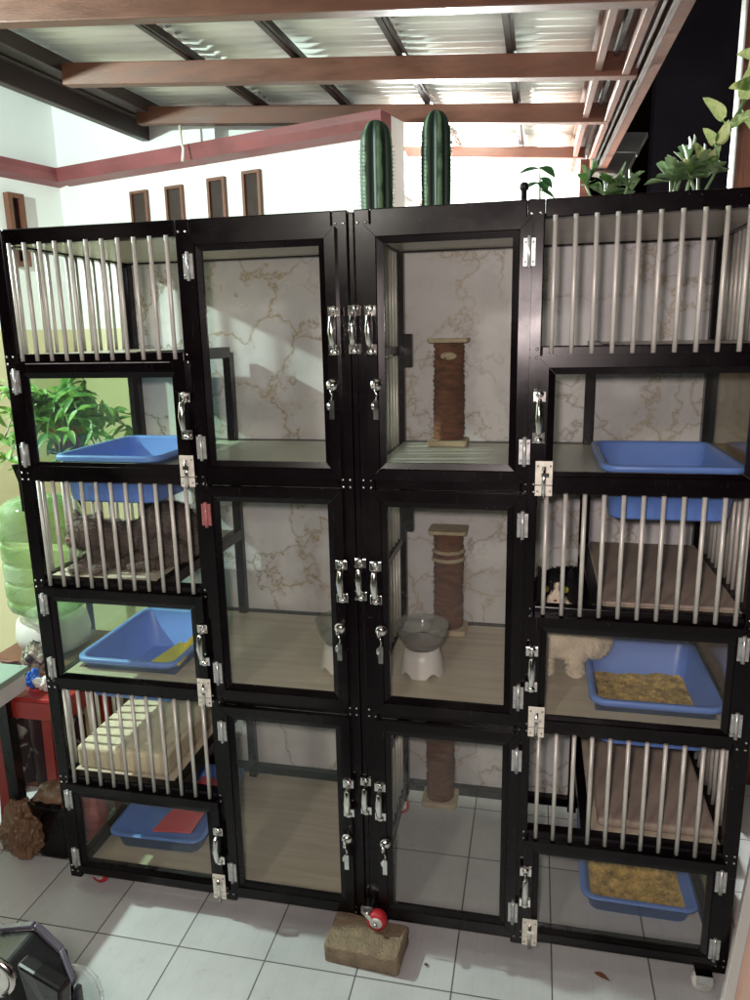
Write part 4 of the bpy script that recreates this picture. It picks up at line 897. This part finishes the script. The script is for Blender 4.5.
# patterned bag and blue pack in front of the dispenser
def blob(c, sc_, seed, amp=.25, fr=9, sub=4):
    b = MB(); b.ball(c, 1, sub, sc_)
    for v in b.bm.verts:
        q = (v.co - Vector(c)); v.co += q * amp * (noise.noise(v.co * fr + Vector((seed, 0, 0))) + .5 * noise.noise(v.co * fr * 2.7 + Vector((seed, 3, 0)))); 
    for f in b.bm.faces: f.smooth = False
    mz = min(v.co.z for v in b.bm.verts); fl = c[2] - sc_[2] * .92
    for v in b.bm.verts: v.co.z = max(v.co.z, fl)
    return b
p = at(38, 672, 1, .10); tag(blob(tuple(at(38, 658, 1, .29)), (.052, .045, .058), 3, .6, 22).build('snack_bag', 'print_bag'), 'crumpled black and cream patterned bag on the red stool', 'bag')
tag(blob(tuple(at(31, 680, 1, .20)), (.020, .02, .032), 5, .9, 34, 4).build('blue_packet', 'bluebag'), 'small bright blue packet on the red stool', 'packet')
tag(blob(tuple(at(43, 684, 1, .19)), (.022, .02, .024), 8, .9, 34, 4).build('white_packet', 'white_pl'), 'small white crumpled packet next to the blue packet', 'packet')
# red stool
st = empty('plastic_stool', (-.20, .02, 0), 'red plastic stool in front of the checked cloth', 'stool'); sx0, sx1, sy0, sy1, sz = -.335, -.08, .13, .36, .60
b = MB(); b.loft([rrect((sx0 + sx1) / 2, (sy0 + sy1) / 2, sx1 - sx0 + .01, sy1 - sy0 + .01, .03, sz - .012), rrect((sx0 + sx1) / 2, (sy0 + sy1) / 2, sx1 - sx0, sy1 - sy0, .03, sz)], smooth=False); b.build('seat', 'red_pl', st, bevel=.003)
b = MB()
for (ax_, ay, bx_, by_) in ((sx0, sy0, sx1, sy0), (sx0, sy1, sx1, sy1), (sx0, sy0, sx0, sy1), (sx1, sy0, sx1, sy1)):
    b.beam((ax_, ay, sz - .045), (bx_, by_, sz - .045), .008, .062)
b.build('skirt', 'red_pl', st)
for ax_, ay, dx, dy in ((sx0, sy0, -.03, -.02), (sx1, sy0, .005, -.02), (sx0, sy1, -.03, .02), (sx1, sy1, .005, .02)):
    b = MB(); b.beam((ax_, ay, sz - .07), (ax_ + dx, ay + dy, 0), .040, .010, up=(0, 1, 0)); b.beam((ax_ , ay+.012, sz - .07), (ax_ + dx, ay + dy +.012, 0), .010, .030, up=(0, 1, 0)); b.build('leg', 'red_pl', st)
# black bin with tan paper, brown bags
b = MB(); c = at(52, 858, 2, 0)
bx, by_ = c.x + .005, c.y + .07
b.loft([rrect(bx, by_, .145, .13, .03, 0), rrect(bx, by_, .165, .15, .03, .20), rrect(bx, by_, .17, .155, .03, .20), rrect(bx, by_, .17, .155, .03, .207), rrect(bx, by_, .155, .14, .03, .207), rrect(bx, by_, .135, .12, .03, .01)])
tag(b.build('waste_bin', 'black_pl'), 'small black plastic bin on the floor left of the cage', 'bin')
tag(blob((bx - .01, by_, .225), (.085, .07, .022), 11, .5, 12).build('crumpled_paper', 'tan_paper'), 'crumpled tan paper on top of the black bin', 'paper')
c = at(18, 868, 2, 0)
b = MB(); b.ball((c.x - .02, c.y + .07, .10), 1, 5, (.085, .065, .115))
for v in b.bm.verts:
    q = v.co - Vector((c.x - .02, c.y + .07, .10)); a1 = abs(noise.noise(v.co * 13)); a2 = abs(noise.noise(v.co * 31 + Vector((4, 0, 0)))); a3 = abs(noise.noise(v.co * 70)); k = 1.12 - .40 * a1 - .22 * a2 - .12 * a3
    tw = max(0, (q.z - .05) / .07); v.co = Vector((c.x - .02, c.y + .07, .10)) + Vector((q.x * k * (1 - .35 * tw), q.y * k * (1 - .35 * tw), q.z * (k + .15 * tw))); v.co.z = max(v.co.z, .004)
for f in b.bm.faces: f.smooth = False
tag(b.build('plastic_bag', 'tan_paper'), 'crumpled brown plastic bag standing on the floor by the bin', 'bag')
# cardboard and red bag outside the left bars
b = MB(); b.box(-.13, -.10, .30, .66, .02, .66); tag(b.build('cardboard_sheet', simple('cardboard', (.34, .22, .12), .9, 0, .25, 5), bevel=.003), 'brown cardboard standing behind the lower left side bars', 'cardboard')
tag(blob((-.115, .22, .16), (.075, .06, .16), 21, .4, 12).build('red_bag', 'pink_pl'), 'red plastic bag seen through the bottom left side glass', 'bag')
b = MB(); b.box(-1.95, -.12, 1.15, 1.25, 0, .80); tag(b.build('low_wall', 'wall'), 'cream low wall behind the water dispenser', 'wall')
# plant beside the cage
pc = Vector((-.56, .92, 1.26))
e = empty('leafy_plant', (pc.x, pc.y, 0), 'bushy bright green trailing plant on a stand left of the cage', 'plant')
b = MB(); b.tube([(pc.x, pc.y + .1, 0), (pc.x, pc.y + .1, 1.318)], .016, 10); b.lathe([(.10, 0), (.10, .015)], (pc.x, pc.y + .1, 0), 20); b.lathe([(.09, 0), (.09, .01)], (pc.x, pc.y + .08, 1.315), 20); b.build('stand', 'black_pl', e)
b = MB(); b.lathe([(.055, 0), (.075, .10), (.078, .11), (.066, .11), (.0001, .10)], (pc.x, pc.y + .08, 1.326), 24); b.build('pot', 'terracotta', e)
b = MB(); st_ = MB(); rnd = random.Random(31); top = Vector((pc.x, pc.y + .04, 1.47))
for s in range(40):
    an = rnd.uniform(0, 6.28); sp_ = rnd.uniform(.10, .42); hh = rnd.uniform(.0, .20); p0 = top.copy(); pts = [p0]
    end = top + Vector((math.cos(an) * sp_ * 1.15, math.sin(an) * sp_ * .75, 0)); drop = rnd.uniform(-.02, .30)
    for k in range(1, 6):
        q = k / 5; pts.append(Vector((p0.x + (end.x - p0.x) * q, p0.y + (end.y - p0.y) * q, p0.z + hh * math.sin(q * 2.2) - drop * q * q)))
    st_.tube(pts, .003, 5, False)
    for k in range(1, 6):
        for m in range(3):
            dd = Vector((rnd.uniform(-1, 1), rnd.uniform(-1, .6), rnd.uniform(-.9, .5))); b.leaf(pts[k], dd, Vector((rnd.uniform(-.3, .3), -.5, 1)), rnd.uniform(.05, .085), rnd.uniform(.03, .05), .2, 5, heart=True)
st_.build('stems', 'leaf_pale', e); b.build('leaves', 'leaf_bright', e)

# ================================================================ FOREGROUND / FLOOR THINGS
# worn brick under the red caster
b = MB(); q = [at(325, 956, 2, .002), at(404, 963, 2, .002)]
ctr = Vector((1.012, -.085, 0))
b.loft([rrect(0, 0, .225, .13, .012, 0, 3), rrect(0, 0, .230, .135, .014, .02, 3), rrect(0, 0, .228, .133, .014, .056, 3), rrect(0, 0, .218, .123, .012, .062, 3)])
bmesh.ops.subdivide_edges(b.bm, edges=b.bm.edges, cuts=4, use_grid_fill=True)
for v in b.bm.verts:
    v.co += Vector((noise.noise(v.co * 40), noise.noise(v.co * 40 + Vector((5, 0, 0))), noise.noise(v.co * 30 + Vector((0, 9, 0))) if v.co.z > .01 else 0)) * .0035
for v in b.bm.verts: v.co.z = max(v.co.z, .001)
o = b.build('brick', 'stone', org=(0, 0, 0)); o.location = ctr * S; o.rotation_euler = (0, 0, math.radians(-4)); tag(o, 'worn tan brick chocking the cage wheel on the tiles', 'brick')
# front centre caster standing on the brick edge
cw = empty_child('caster_wheel', cage); cx, cy, cz = 1.040, -.062, .096
b = MB(); b.lathe([(.010, -.017), (.026, -.016), (.030, -.010), (.030, .010), (.026, .016), (.010, .017)], (cx, cy, cz), 24, 'y'); b.build('tyre', 'red_rubber', cw)
b = MB(); b.lathe([(.0001, -.020), (.013, -.019), (.019, -.0165), (.019, .0165), (.013, .019), (.0001, .02)], (cx, cy, cz), 20, 'y'); b.build('rim', 'white_pl', cw)
b = MB(); b.beam((cx, cy - .022, cz), (cx - .030, cy - .014, cz + .026), .012, .004, up=(0, 1, 0)); b.lathe([(.018, 0), (.018, .012)], (cx - .032, cy + .004, cz + .018), 16); b.ball((cx, cy - .024, cz), .007, 2); b.beam((cx - .03, cy + .006, cz + .031), (cx - .03, cy + .07, cz + .02), .03, .008); b.build('fork', 'chrome', cw)

# dry leaf and bits on the tiles
p = at(602, 978, 2, .004); b = MB(); b.leaf(p + Vector((-.02, .01, .004)), (1, -.35, .05), (0, 0, 1), .045, .018, .2, 5); tag(b.build('dry_leaf', 'sisal'), 'small dry brown leaf on the tiles near the right wheel', 'leaf')
p = at(424, 965, 2, .004); b = MB(); b.leaf(p, (1, .3, .2), (0, 0, 1), .014, .010, .3, 4); tag(b.build('dry_leaf', 'kibble'), 'tiny dark dry bit on the tiles right of the brick', 'leaf')

# leaning white framed board bottom right
p0 = at(727, 1000, 2, .03); p1 = at(752, 880, 1, p0.y + .10)
b_ = empty('framed_board', (p0.x, p0.y, 0), 'white framed peach board leaning at the bottom right corner', 'board')
d = (p1 - p0).normalized(); low = p0 - d * (p0.z / d.z); top = p0 + d * .75
b = MB(); b.beam(low, top, .03, .02, up=(0, -1, 0)); b.beam(low + Vector((.05, -.02, 0)), low + Vector((.55, -.18, 0)), .02, .03); b.beam(low + Vector((.60, -.20, 0)), top + Vector((.60, -.20, 0)), .03, .02, up=(0, -1, 0)); b.build('frame', 'white_pl', b_, bevel=.003)
b = MB(); b.prism([low + Vector((.01, 0, 0)), low + Vector((.60, -.19, 0)), top + Vector((.60, -.19, 0)), top + Vector((.01, 0, 0))], (0, .006, 0)); b.build('panel', 'peach', b_)

# scooter, only its cowl reaches into the picture
so = Vector((.60, -1.06, 0)); sco = empty('motor_scooter', (.56, -1.2, 0), 'black scooter cowl with grey edge and clear visor at bottom left corner', 'motor scooter')
def A(px, py, y): return at(px, py, 1, y)
t0, t1, t2, t3, t4 = A(-40, 948, -1.02), A(2, 930, -1.05), A(36, 927, -1.06), A(62, 952, -1.08), A(75, 985, -1.12)
rows = []
for k, (dy, dz, sh) in enumerate(((.0, 0, 0), (-.10, .01, .006), (-.20, -.01, -.01), (-.26, -.06, -.03))):
    rows.append([p + Vector((sh, dy, dz)) for p in (t0, t1, t2, t3, t4, t4 + Vector((.0, 0, -.10)), t3 + Vector((-.05, 0, -.26)), t0 + Vector((.03, 0, -.30)))])
b = MB(); b.loft(rows, smooth=False); b.build('cowl', 'black_pl', sco, bevel=.008, seg=3)
b = MB(); E_ = [t1, t2, t3, t4, t4 + Vector((0, 0, -.10))]
for a, c in zip(E_, E_[1:]):
    dd = (c - a); nrm = Vector((dd.z, 0, -dd.x)).normalized(); nrm = -nrm if nrm.z < -.2 or nrm.x < 0 else nrm
    b.prism([a + nrm * .001 + Vector((0, .004, 0)), c + nrm * .001 + Vector((0, .004, 0)), c + nrm * .009 + Vector((0, .004, 0)), a + nrm * .009 + Vector((0, .004, 0))], (0, -.011, .0))
b.build('edge_trim', 'grey_pl', sco, bevel=.002)
b = MB(); f0 = A(30, 958, -1.22); f1 = A(70, 990, -1.28)
b.prism([A(28, 952, -1.29), A(45, 962, -1.30), A(72, 978, -1.31), A(73, 1020, -1.31), A(46, 1012, -1.30)], (0, -.02, .004)); b.build('cowl_panel', 'black_pl', sco, bevel=.004)
b = MB(); c = A(-2, 974, -1.36); b.lathe([(.016, -.006), (.022, -.006), (.022, .0), (.016, .0)], c, 24, 'y'); b.build('badge_ring', 'chrome', sco)
b = MB(); vpn = [A(72, 966, -1.06), A(86, 968, -1.06), A(96, 978, -1.07), A(101, 992, -1.08), A(103, 1012, -1.09), A(104, 1060, -1.1), A(76, 1060, -1.1)]
b.prism(vpn, (0, -.006, 0)); b.build('visor', 'visor', sco, bevel=.001)
b = MB()
for a, c in zip(vpn[:5], vpn[1:6]): b.tube([a, c], .0035, 6)
b.build('visor_rim', 'visor', sco)
cx_ = (t0.x + t4.x) / 2
b = MB(); b.tube([(cx_, -1.15, .85), (cx_ + .02, -1.05, .45), (cx_ + .02, -1.0, .25)], .03, 10); b.build('steering_column', 'black_pl', sco)
b = MB(); R_ = .2
for k in range(24):
    pass
b.lathe([(R_ - .045, -.035), (R_ - .01, -.03), (R_, 0), (R_ - .01, .03), (R_ - .045, .035)], (cx_ + .02, -1.0, R_ + .001), 36, 'x'); b.build('wheel', 'black_pl', sco)
b = MB(); b.prism([(cx_ - .14, -1.20, .70), (cx_ + .10, -1.20, .70), (cx_ + .08, -1.28, .28), (cx_ - .10, -1.28, .28)], (0, -.03, 0)); b.build('leg_shield', 'black_pl', sco, bevel=.01)
b = MB(); b.box(cx_ - .14, cx_ + .10, -1.75, -1.32, .26, .30); b.box(cx_ - .13, cx_ + .09, -2.25, -1.78, .28, .62); b.build('body', 'black_pl', sco, bevel=.02)
b = MB(); b.lathe([(R_ - .045, -.035), (R_ - .01, -.03), (R_, 0), (R_ - .01, .03), (R_ - .045, .035)], (cx_ + .0, -2.1, R_ + .001), 36, 'x'); b.build('wheel', 'black_pl', sco)

for o in SC.objects:
    if '_org' in o: del o['_org']
